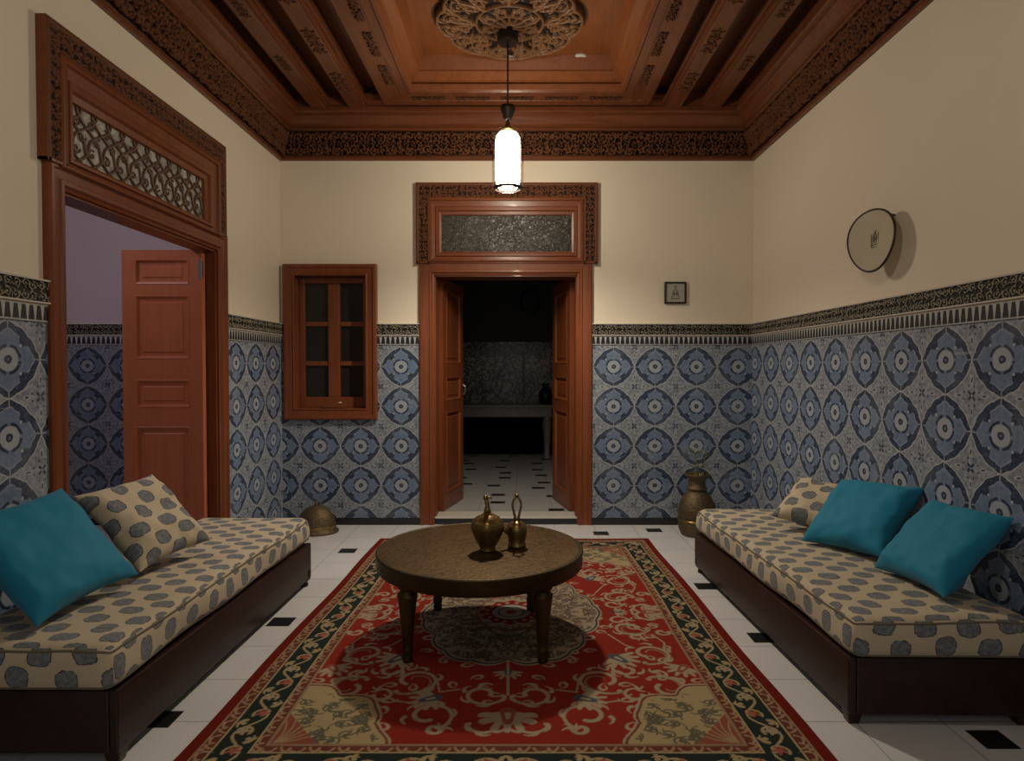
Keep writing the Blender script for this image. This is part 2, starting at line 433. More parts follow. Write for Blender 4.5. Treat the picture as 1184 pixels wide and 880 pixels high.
def grid_obj(name, P, mat, parent=None, mask=None, attr=None, attr_name='ridge', color=None, smooth=True, **k):
    """P: ny x nx x 3 points; mask on cells"""
    ny, nx = P.shape[:2]
    idx = np.arange(ny * nx).reshape(ny, nx)
    q = np.stack([idx[:-1, :-1], idx[:-1, 1:], idx[1:, 1:], idx[1:, :-1]], -1).reshape(-1, 4)
    if mask is not None: q = q[mask.reshape(-1)]
    me = bpy.data.meshes.new(name)
    me.vertices.add(ny * nx); me.vertices.foreach_set('co', P.astype(np.float32).ravel())
    me.loops.add(len(q) * 4); me.loops.foreach_set('vertex_index', q.astype(np.int32).ravel())
    me.polygons.add(len(q)); me.polygons.foreach_set('loop_start', np.arange(0, len(q) * 4, 4, dtype=np.int32))
    me.update(calc_edges=True)
    if smooth: me.polygons.foreach_set('use_smooth', np.ones(len(q), dtype=bool))
    if attr is not None:
        a = me.attributes.new(attr_name, 'FLOAT', 'POINT'); a.data.foreach_set('value', attr.astype(np.float32).ravel())
    if color is not None:
        a = me.attributes.new('dye', 'FLOAT_COLOR', 'POINT')
        a.data.foreach_set('color', np.concatenate([color, np.ones(color.shape[:2] + (1,))], -1).astype(np.float32).ravel())
    me.materials.append(mat); me.validate()
    if mask is not None:
        bm = bmesh.new(); bm.from_mesh(me)
        bmesh.ops.delete(bm, geom=[v for v in bm.verts if not v.link_faces], context='VERTS'); bm.to_mesh(me); bm.free()
    o = bpy.data.objects.new(name, me); link(o, parent); return meta(o, **k)

# ------------------------------------------------------------ ornament painter (numpy)
class Art:
    def __init__(s, w, h, cell, wrap=False):
        s.w, s.h, s.c, s.wrap = w, h, cell, wrap
        s.nx, s.ny = int(round(w / cell)) + 1, int(round(h / cell)) + 1
        s.H = np.zeros((s.ny, s.nx))
    def dot(s, x, y, r, hgt=1.0):
        c = s.c
        for ox in ((-s.w, 0, s.w) if s.wrap else (0,)):
            X_ = x + ox
            i0, i1 = max(0, int((X_ - r) / c)), min(s.nx, int((X_ + r) / c) + 2)
            j0, j1 = max(0, int((y - r) / c)), min(s.ny, int((y + r) / c) + 2)
            if i0 >= i1 or j0 >= j1: continue
            gx = np.arange(i0, i1) * c - X_; gy = np.arange(j0, j1) * c - y
            d = (gx[None] ** 2 + gy[:, None] ** 2) / (r * r)
            v = hgt * np.sqrt(np.clip(1.1 - d, 0, 1))
            s.H[j0:j1, i0:i1] = np.maximum(s.H[j0:j1, i0:i1], v)
    def line(s, pts, r0, r1=None, hgt=1.0):
        pts = np.asarray(pts, float); r1 = r0 if r1 is None else r1
        L = np.r_[0, np.cumsum(np.hypot(*np.diff(pts, axis=0).T))]
        n = max(2, int(L[-1] / (min(r0, r1) * .45 + s.c * .3)))
        t = np.linspace(0, L[-1], n)
        for x, y, k in zip(np.interp(t, L, pts[:, 0]), np.interp(t, L, pts[:, 1]), t / L[-1]): s.dot(x, y, r0 + (r1 - r0) * k, hgt)
def spiral(x, y, R, a0, turns, sgn=1, n=40, shrink=.15):
    t = np.linspace(0, 1, n); r = R * (1 - (1 - shrink) * t); a = a0 + sgn * turns * 2 * PI * t
    return np.stack([x + r * np.cos(a), y + r * np.sin(a)], 1)
def leaf(x, y, a, L, bend=.5, n=14):
    t = np.linspace(0, 1, n); th = a + bend * (t - .2)
    return np.stack([x + L * t * np.cos(th), y + L * t * np.sin(th)], 1)
def foliage(art, unit, lw, seed=1, gap=1.0):
    """fills the sheet with scrolls and leaves about one unit wide"""
    R = random.Random(seed); w, h = art.w, art.h
    nx = max(1, int(round(w / unit))); ny = max(1, int(round(h / unit)))
    for i in range(nx):
        for j in range(ny):
            x = (i + .5) * w / nx + R.uniform(-.12, .12) * unit; y = (j + .5) * h / ny + R.uniform(-.1, .1) * unit
            s = 1 if (i + j) % 2 else -1; a0 = R.uniform(0, 6.28)
            art.line(spiral(x, y, unit * .44 * gap, a0, 1.2, s), lw, lw * .7)
            art.dot(x, y, lw * 1.5)
            for k in range(4):
                a = a0 + k * 1.6; art.line(leaf(x + unit * .36 * math.cos(a), y + unit * .36 * math.sin(a), a + .7 * s, unit * .34, s * .8), lw * 1.3, lw * .35, .85)
def frieze_art(period, h, cell, seed=2):
    art = Art(period, h, cell, wrap=True); R = random.Random(seed)
    t = np.linspace(0, 1, 80)
    n = 2
    art.line(np.stack([t * period, h / 2 + h * .30 * np.sin(2 * PI * t * n)], 1), h * .045)
    for k in range(2 * n):
        x = period * (k + .5) / (2 * n); up = 1 if k % 2 else -1
        cy = h / 2 + up * h * .12
        art.line(spiral(x, cy, h * .30, PI / 2 * up + PI, 1.35, -up), h * .05, h * .03)
        for m in range(7):
            a = m * 2 * PI / 7 + k; art.line(leaf(x + h * .08 * math.cos(a), cy + h * .08 * math.sin(a), a + .4, h * .20, .8), h * .045, h * .012, .9)
        art.dot(x, cy, h * .06)
        for m in range(5):
            xx = x + R.uniform(-.3, .3) * h; yy = h / 2 - up * h * R.uniform(.25, .42)
            art.line(leaf(xx, yy, R.uniform(0, 6.28), h * .2, 1.2), h * .05, h * .015, .85)
    return art.H
def tile_strip(H, period, cell, length):
    n = int(length / cell) + 1; cols = np.arange(n) % (H.shape[1] - 1)
    return H[:, cols]

def strip_relief(name, mat, parent, H, cell, length, P0, P1, depth, clip=None, **k):
    """relief between a lower line P0(u) and upper line P1(u)"""
    ny, nx = H.shape; u = np.linspace(0, length, nx); v = np.linspace(0, 1, ny)
    a = np.array(P0); b = np.array(P1)      # a,b: (start, dir, normal)
    U, V = np.meshgrid(u, v)
    if clip is not None: U = np.clip(U, clip[0] + (clip[1] - clip[0]) * V, length - (clip[0] + (clip[1] - clip[0]) * V))
    pts = a[0] + U[..., None] * a[1] + V[..., None] * (b[0] - a[0])
    nrm = a[2]
    pts = pts + nrm * (H * depth)[..., None]
    return grid_obj(name, pts, mat, parent, attr=H, **k)

# ============================================================ THE ROOM
T = .22   # wall thickness
def struct(name, bm, mat, parent=None, **k):
    return fobj(name, bm, mat, parent, kind='structure' if parent is None else None, **k)
floor = struct('floor', box(NB(), -4.6, XR + .3, YF - 2.4, YB + .02, -.1, 0), M['floor'])
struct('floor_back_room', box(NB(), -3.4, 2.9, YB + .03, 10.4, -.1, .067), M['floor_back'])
fobj('door_sill', box(NB(), -.76, .475, YB - .012, YB + .20, .052, .069), M['sill'], bpy.data.objects['floor_back_room'], bevel=.004)
fobj('sill_riser', box(NB(), -.752, .468, YB - .004, YB + .028, 0, .052), M['black'], bpy.data.objects['floor_back_room'])

# openings: back door x -.757..470 z ..2.16, transom hole to 2.70 ; window x -1.955..-1.336
bd = dict(x0=-.757, x1=.472, z1=2.165, tx0=-.72, tx1=.45, tz0=2.30, tz1=2.70)
wn = dict(x0=-1.955, x1=-1.330, z0=1.005, z1=2.16)
bm = NB()
y0, y1 = YB, YB + T
box(bm, -4.6, wn['x0'], y0, y1, 0, 3.9); box(bm, wn['x0'], wn['x1'], y0, y1, 0, wn['z0']); box(bm, wn['x0'], wn['x1'], y0, y1, wn['z1'], 3.9)
box(bm, wn['x1'], bd['x0'], y0, y1, 0, 3.9); box(bm, bd['x0'], bd['x1'], y0, y1, bd['z1'], 3.9); box(bm, bd['x1'], XR + .3, y0, y1, 0, 3.9)
wall_back = struct('wall_back', bm, M['plaster'])
ld = dict(y0=2.92, y1=4.385, z1=2.165)
bm = NB(); xa, xb = XL - .12, XL
box(bm, xa, xb, YF, ld['y0'], 0, 3.9); box(bm, xa, xb, ld['y0'], ld['y1'], ld['z1'], 3.9); box(bm, xa, xb, ld['y1'], YB - .001, 0, 3.9)
wall_left = struct('wall_left', bm, M['plaster'])
wall_right = struct('wall_right', box(NB(), XR, XR + .2, YF, YB - .001, 0, 3.9), M['plaster'])
bm = NB(); box(bm, XL - .12, -1.35, YF - .2, YF, 0, 3.9); box(bm, 1.35, XR + .2, YF - .2, YF, 0, 3.9); box(bm, -1.35, 1.35, YF - .2, YF, 2.7, 3.9)
struct('wall_front', bm, M['plaster'])
# the room beyond the left door
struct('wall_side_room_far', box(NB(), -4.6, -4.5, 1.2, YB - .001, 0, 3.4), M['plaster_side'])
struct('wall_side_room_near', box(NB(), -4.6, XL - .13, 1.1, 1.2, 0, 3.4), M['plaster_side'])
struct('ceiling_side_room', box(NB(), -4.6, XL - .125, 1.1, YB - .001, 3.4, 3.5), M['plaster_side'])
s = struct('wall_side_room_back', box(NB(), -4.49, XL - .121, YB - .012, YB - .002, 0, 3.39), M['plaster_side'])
# back room shell
bm = NB(); box(bm, -3.4, 2.9, 9.62, 9.8, .067, 3.6)
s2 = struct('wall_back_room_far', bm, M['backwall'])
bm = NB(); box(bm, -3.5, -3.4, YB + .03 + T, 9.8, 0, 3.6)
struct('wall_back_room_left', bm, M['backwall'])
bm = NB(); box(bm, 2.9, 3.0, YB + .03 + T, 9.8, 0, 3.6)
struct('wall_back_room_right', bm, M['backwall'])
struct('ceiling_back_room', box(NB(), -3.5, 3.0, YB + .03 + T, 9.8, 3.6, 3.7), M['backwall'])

# ---- dado: tiles, arcade band, black stucco band, skirting
band_art = Art(.6, .094, .0035, wrap=True)
foliage(band_art, .046, .0027, 4, 1.0)
def dado(wall, axis, pos, sgn, a, b, tile, low=.06, skirt=True, th=.014):
    """axis 0: runs along X at Y=pos; axis 1: runs along Y at X=pos; sgn: which way the room lies"""
    def bx(t, a_, b_, z0, z1):
        lo, hi = sorted((pos, pos + sgn * t))
        return box(NB(), a_, b_, lo, hi, z0, z1) if axis == 0 else box(NB(), lo, hi, a_, b_, z0, z1)
    if low < DADO[1]: fobj('tile_panel', bx(th, a, b, low, DADO[1]), tile, wall)
    fobj('arcade_band', bx(th + .006, a, b, DADO[1], DADO[2]), M['arch_x' if axis == 0 else 'arch_y'], wall)
    bm = bx(th + .006, a, b, DADO[2], DADO[3] - .006)
    fobj('band_backing', bm, M['plaster'], wall)
    fobj('band_edge', bx(th + .018, a, b, DADO[3] - .008, DADO[3]), M['sill'], wall)
    fobj('band_edge', bx(th + .018, a, b, DADO[2] - .002, DADO[2] + .005), M['sill'], wall)
    H = tile_strip(band_art.H, .6, .0035, b - a); L = b - a
    e0 = np.array([a, pos + sgn * (th + .007), DADO[2] + .004]) if axis == 0 else np.array([pos + sgn * (th + .007), a, DADO[2] + .004])
    d = np.array([1., 0, 0]) if axis == 0 else np.array([0, 1., 0]); n = np.array([0, sgn, 0.]) if axis == 0 else np.array([sgn, 0, 0.])
    strip_relief('stucco_band', M['carved_plaster'], wall, H, .0035, L, (e0, d, n), (e0 + np.array([0, 0, .091]), d, n), .007)
    if skirt: fobj('skirting', bx(th + .008, a, b, 0, .058), M['black'], wall)
dado(wall_back, 0, YB, -1, -1.246, -.885, M['tile_backl'])
dado(wall_back, 0, YB, -1, .600, XR, M['tile_back'])
dado(wall_back, 0, YB, -1, XL, -2.047, M['tile_backl'])
fobj('tile_panel', box(NB(), -2.047, -1.246, YB - .014, YB, .06, .93), M['tile_backl'], wall_back)
fobj('skirting', box(NB(), -2.047, -1.246, YB - .022, YB, 0, .058), M['black'], wall_back)
dado(wall_right, 1, XR, -1, YF, YB - .02, M['tile_right'])
dado(wall_left, 1, XL, 1, YF, 2.805, M['tile_left'])
dado(wall_left, 1, XL, 1, 4.505, YB - .02, M['tile_left'])
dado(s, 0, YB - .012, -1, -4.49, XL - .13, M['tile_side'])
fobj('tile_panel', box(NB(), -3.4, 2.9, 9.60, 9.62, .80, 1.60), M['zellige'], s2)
fobj('bench_shade_panel', box(NB(), -3.4, 2.9, 9.60, 9.62, .067, .80), plain('bench_shade_black', (.004, .004, .004, 1), .9, spec=.05), s2)  # black panel stands in for the shadow under the console
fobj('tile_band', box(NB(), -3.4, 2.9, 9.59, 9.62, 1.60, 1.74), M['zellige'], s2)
fobj('panel_moulding', box(box(box(NB(), -.95, -.91, 9.585, 9.60, .9, 1.6), .0, .04, 9.585, 9.60, .9, 1.6), .62, .66, 9.585, 9.60, .9, 1.6), M['black'], s2)
fobj('band_edge', box(NB(), -3.4, 2.9, 9.58, 9.60, 1.585, 1.61), M['marble'], s2)

# ============================================================ CEILING
ceil = struct('ceiling', box(NB(), XL - .1, XR + .1, YF - .1, YB + .1, 3.86, 3.96), M['wood_y'])
XM = (XL + XR) / 2
Zr, Zb = 3.64, 3.488        # recess boards, underside of the beams
# boards in the recesses (with a hole for the raised tray)
TX0, TX1, TY0, TY1 = -.82 - .02, .80, 0.9, 5.00   # mouth of the tray
bm = NB()
for a, b, c, d in ((XL, TX0, YF, YB), (TX1, XR, YF, YB), (TX0, TX1, YF, TY0), (TX0, TX1, TY1, YB)): box(bm, a, b, c, d, Zr, Zr + .02)
fobj('recess_boards', bm, M['wood_y'], ceil)
# cornice: moulding swept round the room
def ring_at(d, z): return [(XL + d, YF + d, z), (XL + d, YB - d, z), (XR - d, YB - d, z), (XR - d, YF + d, z)]
def cornice(prof, name, mat):
    bm = NB(); rings = [[bm.verts.new(p) for p in ring_at(d, z)] for d, z in prof]
    for a, b in zip(rings, rings[1:]):
        for i in range(4): bm.faces.new((a[i], a[(i + 1) % 4], b[(i + 1) % 4], b[i]))
    return fobj(name, bm, mat, ceil)
cor = cornice([(0.0, 3.130), (.022, 3.130), (.030, 3.140), (.030, 3.160), (.022, 3.168), (.104, 3.345), (.122, 3.345), (.132, 3.352), (.132, 3.366), (.124, 3.374),
         (.150, 3.388), (.186, 3.432), (.196, 3.440), (.196, 3.454), (.222, 3.458), (.232, 3.468), (.232, 3.500), (.215, 3.506), (.215, Zr)], 'cornice', M['wood_x'])
fh = math.hypot(.080, .172); FC = .0055
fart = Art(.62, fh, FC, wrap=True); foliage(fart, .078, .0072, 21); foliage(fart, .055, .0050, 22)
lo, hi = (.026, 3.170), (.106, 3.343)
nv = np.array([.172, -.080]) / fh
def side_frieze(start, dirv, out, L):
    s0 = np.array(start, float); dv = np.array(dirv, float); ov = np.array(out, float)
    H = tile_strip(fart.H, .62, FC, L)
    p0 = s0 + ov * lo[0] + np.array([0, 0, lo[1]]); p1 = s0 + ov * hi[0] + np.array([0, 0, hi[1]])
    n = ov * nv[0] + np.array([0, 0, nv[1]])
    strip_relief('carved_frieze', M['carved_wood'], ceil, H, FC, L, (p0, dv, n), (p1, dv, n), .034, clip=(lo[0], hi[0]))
side_frieze((XL, YB, 0), (1, 0, 0), (0, -1, 0), XR - XL)
side_frieze((XL, YF, 0), (0, 1, 0), (1, 0, 0), YB - YF)
side_frieze((XR, YF, 0), (0, 1, 0), (-1, 0, 0), YB - YF)
# beams along the room, each with a beaded edge
BE = YB - .215
def beam(x0, x1, lipside):
    bm = NB(); box(bm, x0, x1, YF + .2, BE, Zb + .012, Zr)
    box(bm, x0 + .012, x1 - .012, YF + .2, BE, Zb, Zb + .012)
    lx = x1 if lipside > 0 else x0 - .02
    box(bm, lx, lx + .02, YF + .2, BE, Zb + .045, Zb + .065)
    return fobj('beam', bm, M['wood_y'], ceil, bevel=.004)
for x0, x1, l in ((-1.43, -1.29, 1), (-1.745, -1.60, 1), (1.17, 1.31, -1), (1.49, 1.635, -1)): beam(x0, x1, l)
# carved sprigs along the beams
sp_art = Art(.34, .10, .004)
for k in range(4):
    x = .05 + k * .08
    sp_art.line(spiral(x, .05, .032, k * 1.3, 1.1, 1 if k % 2 else -1), .006, .004)
    for m in range(5): sp_art.line(leaf(x, .05, m * 1.25 + k, .045, .8), .007, .003)
for bx_ in (-1.36, 1.24):
    for by in (4.85, 4.25, 3.65, 3.05):
        ny, nx = sp_art.H.shape
        U, V = np.meshgrid(np.linspace(-.17, .17, nx), np.linspace(-.05, .05, ny))
        P = np.stack([bx_ + V, by + U, np.full_like(U, Zb + .0005) - sp_art.H * .008], -1)
        Hc = np.maximum.reduce([sp_art.H[:-1, :-1], sp_art.H[1:, :-1], sp_art.H[:-1, 1:], sp_art.H[1:, 1:]])
        grid_obj('beam_carving', P, M['carved_wood'], ceil, mask=Hc > .02, attr=sp_art.H)
for bx_ in (-1.672, 1.562):
    for by in (4.55, 3.85, 3.15):
        ny, nx = sp_art.H.shape
        U, V = np.meshgrid(np.linspace(-.12, .12, nx), np.linspace(-.035, .035, ny))
        P = np.stack([bx_ + V, by + U, np.full_like(U, Zb + .0005) - sp_art.H * .006], -1)
        Hc = np.maximum.reduce([sp_art.H[:-1, :-1], sp_art.H[1:, :-1], sp_art.H[:-1, 1:], sp_art.H[1:, 1:]])
        grid_obj('beam_carving', P, M['carved_wood'], ceil, mask=Hc > .02, attr=sp_art.H)
# flat frame round the raised tray
FX0, FX1, FY0, FY1 = -1.125, 1.035, 0.6, 5.275
def flat(u, v, e): return (u, v, e)
bm = sweep_frame(NB(), [(0, Zr), (0, Zb + .012), (.012, Zb), (.085, Zb), (.088, Zb + .006), (.175, Zb + .006), (.178, Zb), (.235, Zb), (.245, Zb - .008), (.262, Zb - .008), (.270, Zb + .004)], FX0, FX1, FY0, FY1, flat)
fobj('tray_frame', bm, M['wood_y'], ceil)
bm = sweep_frame(NB(), [(.262, Zb - .006), (.272, Zb + .010), (.280, Zb + .050), (.262, Zb + .058), (.262, Zb + .068), (.285, Zb + .078), (.330, Zb + .110), (.345, Zb + .118), (.345, Zb + .130), (.385, Zb + .222)], FX0, FX1, FY0, FY1, flat)
fobj('tray_riser', bm, M['wood_in'], ceil)
ZP = 3.71
bm = box(NB(), FX0 + .36, FX1 - .36, FY0 + .36, FY1 - .36, ZP, ZP + .02)
fobj('tray_panel', bm, M['wood_in'], ceil)
bm = box(box(NB(), -.42, -.405, FY0 + .4, FY1 - .39, ZP - .007, ZP), .33, .345, FY0 + .4, FY1 - .39, ZP - .007, ZP)
fobj('panel_batten', bm, M['wood_in'], ceil)
# carved strips sunk in the far and side faces of the frame
cs = Art(.30, .05, .004)
foliage(cs, .05, .0042, 9)
def cell_mask(H, t=.02): return np.maximum.reduce([H[:-1, :-1], H[1:, :-1], H[:-1, 1:], H[1:, 1:]]) > t
ny, nx = cs.H.shape
for k in range(5):
    cx = -.74 + k * .35
    U, V = np.meshgrid(np.linspace(-.13, .13, nx), np.linspace(-.03, .03, ny))
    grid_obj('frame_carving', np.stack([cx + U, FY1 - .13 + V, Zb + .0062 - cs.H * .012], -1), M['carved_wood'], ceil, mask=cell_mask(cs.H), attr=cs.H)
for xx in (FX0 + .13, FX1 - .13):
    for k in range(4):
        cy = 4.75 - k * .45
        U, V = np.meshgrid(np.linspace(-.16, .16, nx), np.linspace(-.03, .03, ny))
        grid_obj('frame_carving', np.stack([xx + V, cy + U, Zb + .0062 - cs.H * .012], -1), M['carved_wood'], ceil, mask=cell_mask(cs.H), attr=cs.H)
# dark bead row between frame and cornice
bm = NB()
box(bm, -1.4, 1.3, FY1, BE + .01, Zb + .08, Zb + .1)
fobj('gap_board', bm, M['wood_x'], ceil)

# medallion
MR = .500; MC = (-.085, 4.37); art = Art(1.12, 1.12, .005); c0 = .56
def mline(pts, r0, r1=None, h=1.0, n=8, mirror=True):
    p = np.asarray(pts)
    for k in range(n):
        a = k * 2 * PI / n
        for sg in ((1, -1) if mirror else (1,)):
            q = np.stack([p[:, 0], p[:, 1] * sg], 1)
            art.line(np.stack([c0 + q[:, 0] * math.cos(a) - q[:, 1] * math.sin(a), c0 + q[:, 0] * math.sin(a) + q[:, 1] * math.cos(a)], 1), r0, r1, h)
tt = np.linspace(0, 2 * PI, 200)
for rr, wd in ((.115, .010), (.225, .011)): art.line(np.stack([c0 + rr * np.cos(tt), c0 + rr * np.sin(tt)], 1), wd)
lobR = lambda a: MR * (.93 + .07 * np.abs(np.cos(a * 4)) ** .6)
art.line(np.stack([c0 + (lobR(tt) - .012) * np.cos(tt), c0 + (lobR(tt) - .012) * np.sin(tt)], 1), .012)
mline(spiral(.375, .075, .062, 0, 1.4), .011, .007)
mline(spiral(.30, .045, .045, 2, 1.2, -1), .010, .006)
mline(leaf(.24, .0, 0.1, .22, .25), .018, .006)
mline(leaf(.26, .03, .8, .14, -.8), .014, .005)
mline(leaf(.36, .12, 1.2, .09, -1.4), .012, .005)
mline(leaf(.12, .02, .25, .10, .5), .016, .006)
mline(spiral(.17, .04, .028, 1, 1.1), .008, .005)
mline(leaf(.42, .03, -.3, .09, 1.4), .012, .005)
mline(leaf(.43, .14, 1.5, .08, 1.4), .010, .005)
mline(np.array([[.03, 0], [.10, .0]]), .014, .010, n=12, mirror=False)
ny, nx = art.H.shape
U, V = np.meshgrid(np.linspace(-.56, .56, nx), np.linspace(-.56, .56, ny))
Rr = np.hypot(U, V); Aa = np.arctan2(V, U); edge = lobR(Aa)
inside = Rr < edge
hgt = np.where(inside, .026 + art.H * .030 + .02 * np.clip(1 - Rr / .24, 0, 1), 0.0)
keep = Rr < edge + .009
km = keep[:-1, :-1] & keep[1:, 1:] & keep[1:, :-1] & keep[:-1, 1:]
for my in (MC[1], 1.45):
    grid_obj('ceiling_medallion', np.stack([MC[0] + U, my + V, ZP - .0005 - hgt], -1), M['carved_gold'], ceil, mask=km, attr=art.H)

# ============================================================ DOOR AND WINDOW JOINERY
def panel_leaf(name, parent, W, H, th, rows, mat, stile=.085):
    """door leaf in its own frame: x 0..W, z 0..H, y -th/2..th/2; rows = list of (z0, z1) of raised panels"""
    bm = NB()
    box(bm, 0, stile, -th / 2, th / 2, 0, H); box(bm, W - stile, W, -th / 2, th / 2, 0, H)
    zs = [0] + [z for r in rows for z in r] + [H]
    for i in range(0, len(zs), 2): box(bm, stile, W - stile, -th / 2, th / 2, zs[i], zs[i + 1])
    o = fobj(name, bm, mat, parent)
    for z0, z1 in rows:
        b = NB()
        box(b, stile, W - stile, -.006, .006, z0, z1)
        for sg in (-1, 1):
            sweep_frame(b, [(0, sg * th / 2), (0.004, sg * (th / 2 + .004)), (.012, sg * (th / 2 + .002)), (.022, sg * .007), (.045, sg * .007), (.052, sg * .013), (.056, sg * .013)], stile, W - stile, z0, z1, lambda u, v, e: (u, e, v))
            box(b, stile + .054, W - stile - .054, min(sg * .006, sg * .0131), max(sg * .006, sg * .0131), z0 + .054, z1 - .054)
        fobj('panel', b, mat, o)
    return o
def casing(bm, x0, x1, z1, w, T_, mi=0):
    """architrave round three sides; opening x0..x1, top z1, width w"""
    pr = [(0, 0), (0, .030), (.012, .036), (.028, .036), (.034, .028), (w - .045, .026), (w - .040, .034), (w - .022, .034), (w - .012, .020), (w, .016), (w, -.01)]
    return sweep_frame(bm, pr, x0 - w, x1 + w, 0, z1 + w, T_, closed=False, mi=mi)
def carved_hood(name, parent, x0, x1, z0, z1, wt, ws, T_, mat, cell=.0042, seed=3, unit=.046):
    a = Art(x1 - x0, z1 - z0, cell)
    foliage(a, unit, .0050, seed)
    ny, nx = a.H.shape; U, V = np.meshgrid(np.linspace(0, x1 - x0, nx), np.linspace(0, z1 - z0, ny))
    W_, H_ = x1 - x0, z1 - z0
    # distance from outer edge, for the beads
    de = np.minimum.reduce([U, W_ - U, H_ - V]); di = np.maximum.reduce([np.minimum(ws - U, 9), np.minimum(U - (W_ - ws), 9), V - (H_ - wt)])
    for wd, pos_ in ((.010, .012),): a.H = np.where(np.abs(de - pos_) < wd, 1.0, a.H)
    a.H = np.where((di < .018) & (di > -.01), 1.0, a.H)
    k = di > 0
    km = k[:-1, :-1] | k[1:, 1:] | k[1:, :-1] | k[:-1, 1:]
    E_ = .034 + a.H * .014
    base = T_(0, 0, 0); ux = np.array(T_(1, 0, 0)) - base; uz = np.array(T_(0, 1, 0)) - base; un = np.array(T_(0, 0, 1)) - base
    P = np.array(base) + (x0 + U)[..., None] * ux + (z0 + V)[..., None] * uz + E_[..., None] * un
    grid_obj('carved_surround', P, mat, parent, mask=km, attr=a.H)
    bm = NB()
    pr = [(0, 0), (0, .036), (.006, .040), (.006, .03)]
    sweep_frame(bm, [(0, 0), (0, .046), (.008, .048), (.010, .034)], x0, x1, z0, z1, T_, closed=False)
    for sx0, sx1 in ((x0, x0 + ws), (x1 - ws, x1)):
        vs = [bm.verts.new(T_(u, v, e)) for u in (sx0, sx1) for v in (z0, z0 + .012) for e in (0, .048)]
        for f in ((0, 1, 3, 2), (4, 6, 7, 5), (0, 4, 5, 1), (2, 3, 7, 6), (0, 2, 6, 4), (1, 5, 7, 3)): bm.faces.new([vs[i] for i in f])
    fobj('surround_edge', bm, M['carved_door'] if False else M['door_x'], parent)
def transom(parent, x0, x1, z0, z1, gx0, gx1, gz0, gz1, T_, glass, mat):
    bm = NB()
    # stepped frame from outer rectangle to the glass
    rings = []
    for k, e in ((0, 0), (0, .046), (.10, .052), (.18, .052), (.22, .040), (.50, .036), (.56, .050), (.74, .050), (.80, .036), (.97, .032), (1.0, .014)):
        a0, a1, b0, b1 = x0 + (gx0 - x0) * k, x1 + (gx1 - x1) * k, z0 + (gz0 - z0) * k, z1 + (gz1 - z1) * k
        rings.append([bm.verts.new(T_(u, v, e)) for u, v in ((a0, b0), (a0, b1), (a1, b1), (a1, b0))])
    for a, b in zip(rings, rings[1:]):
        for i in range(4): bm.faces.new((a[i], a[(i + 1) % 4], b[(i + 1) % 4], b[i]))
    fobj('transom_frame', bm, mat, parent)
    bm = NB(); bm.faces.new([bm.verts.new(T_(u, v, .0145)) for u, v in ((gx0 - .01, gz0 - .01), (gx1 + .01, gz0 - .01), (gx1 + .01, gz1 + .01), (gx0 - .01, gz1 + .01))])
    bmesh.ops.extrude_face_region(bm, geom=bm.faces[:])
    bm.verts.ensure_lookup_table()
    nrm = Vector(T_(0, 0, 1)) - Vector(T_(0, 0, 0))
    for v in bm.verts[4:]: v.co -= nrm * .006
    fobj('transom_glass', bm, glass, parent)

# back doorway
TB = lambda u, v, e: (u, YB - e, v)
door1 = empty('door_1', (0, 0, 0), kind='structure')
fobj('architrave', casing(NB(), bd['x0'], bd['x1'], bd['z1'] - .01, .126, TB), M['door_z'], door1)
bm = NB(); box(bm, bd['x0'] - .03, bd['x0'] + .012, YB - .002, YB + T + .02, .069, bd['z1']); box(bm, bd['x1'] - .012, bd['x1'] + .03, YB - .002, YB + T + .02, .069, bd['z1']); box(bm, bd['x0'], bd['x1'], YB - .002, YB + T + .02, bd['z1'] - .022, bd['z1'] + .02)
fobj('jamb', bm, M['door_z'], door1)
transom(door1, -.80, .52, 2.262, 2.812, -.688, .418, 2.353, 2.66, TB, M['lace_dark'], M['door_x'])
carved_hood('s', door1, -.908, .643, 2.250, 2.935, .140, .116, TB, M['carved_door'])
LH = 2.075
for side, ang in ((-1, 78), (1, 102)):
    lf = panel_leaf('door_leaf', None, .60, LH, .042, [(.13, .62), (.70, .98), (1.10, 1.66), (1.76, 1.97)] if False else [(.14, .88), (.98, 1.20), (1.32, 1.98)], M['door_z'], .09)
    lf.parent = door1; lf.location = (bd['x0'] + .03 if side < 0 else bd['x1'] - .03, YB + T - .03, .075); lf.rotation_euler = (0, 0, math.radians(ang))
    b = NB(); tube(b, [(.555, -.03, 1.02), (.555, -.055, 1.04), (.555, -.055, 1.10), (.555, -.03, 1.12)], .006)
    fobj('door_handle', b, M['iron'], lf)

# left doorway
TL_ = lambda u, v, e: (XL + e, u, v)
door2 = empty('door_2', (0, 0, 0), kind='structure')
fobj('architrave', casing(NB(), ld['y0'], ld['y1'], ld['z1'] - .01, .115, TL_), M['door_z'], door2)
bm = NB(); box(bm, XL - .125, XL + .002, ld['y0'] - .03, ld['y0'] + .012, 0, ld['z1']); box(bm, XL - .125, XL + .002, ld['y1'] - .012, ld['y1'] + .03, 0, ld['z1']); box(bm, XL - .125, XL + .002, ld['y0'], ld['y1'], ld['z1'] - .022, ld['z1'] + .02)
fobj('jamb', bm, M['door_z'], door2)
transom(door2, 2.865, 4.375, 2.245, 2.745, 2.96, 4.17, 2.315, 2.565, TL_, M['lace_pale'], M['door_z'])
carved_hood('s', door2, 2.780, 4.455, 2.255, 2.872, .140, .122, TL_, M['carved_door'], seed=8, unit=.046)
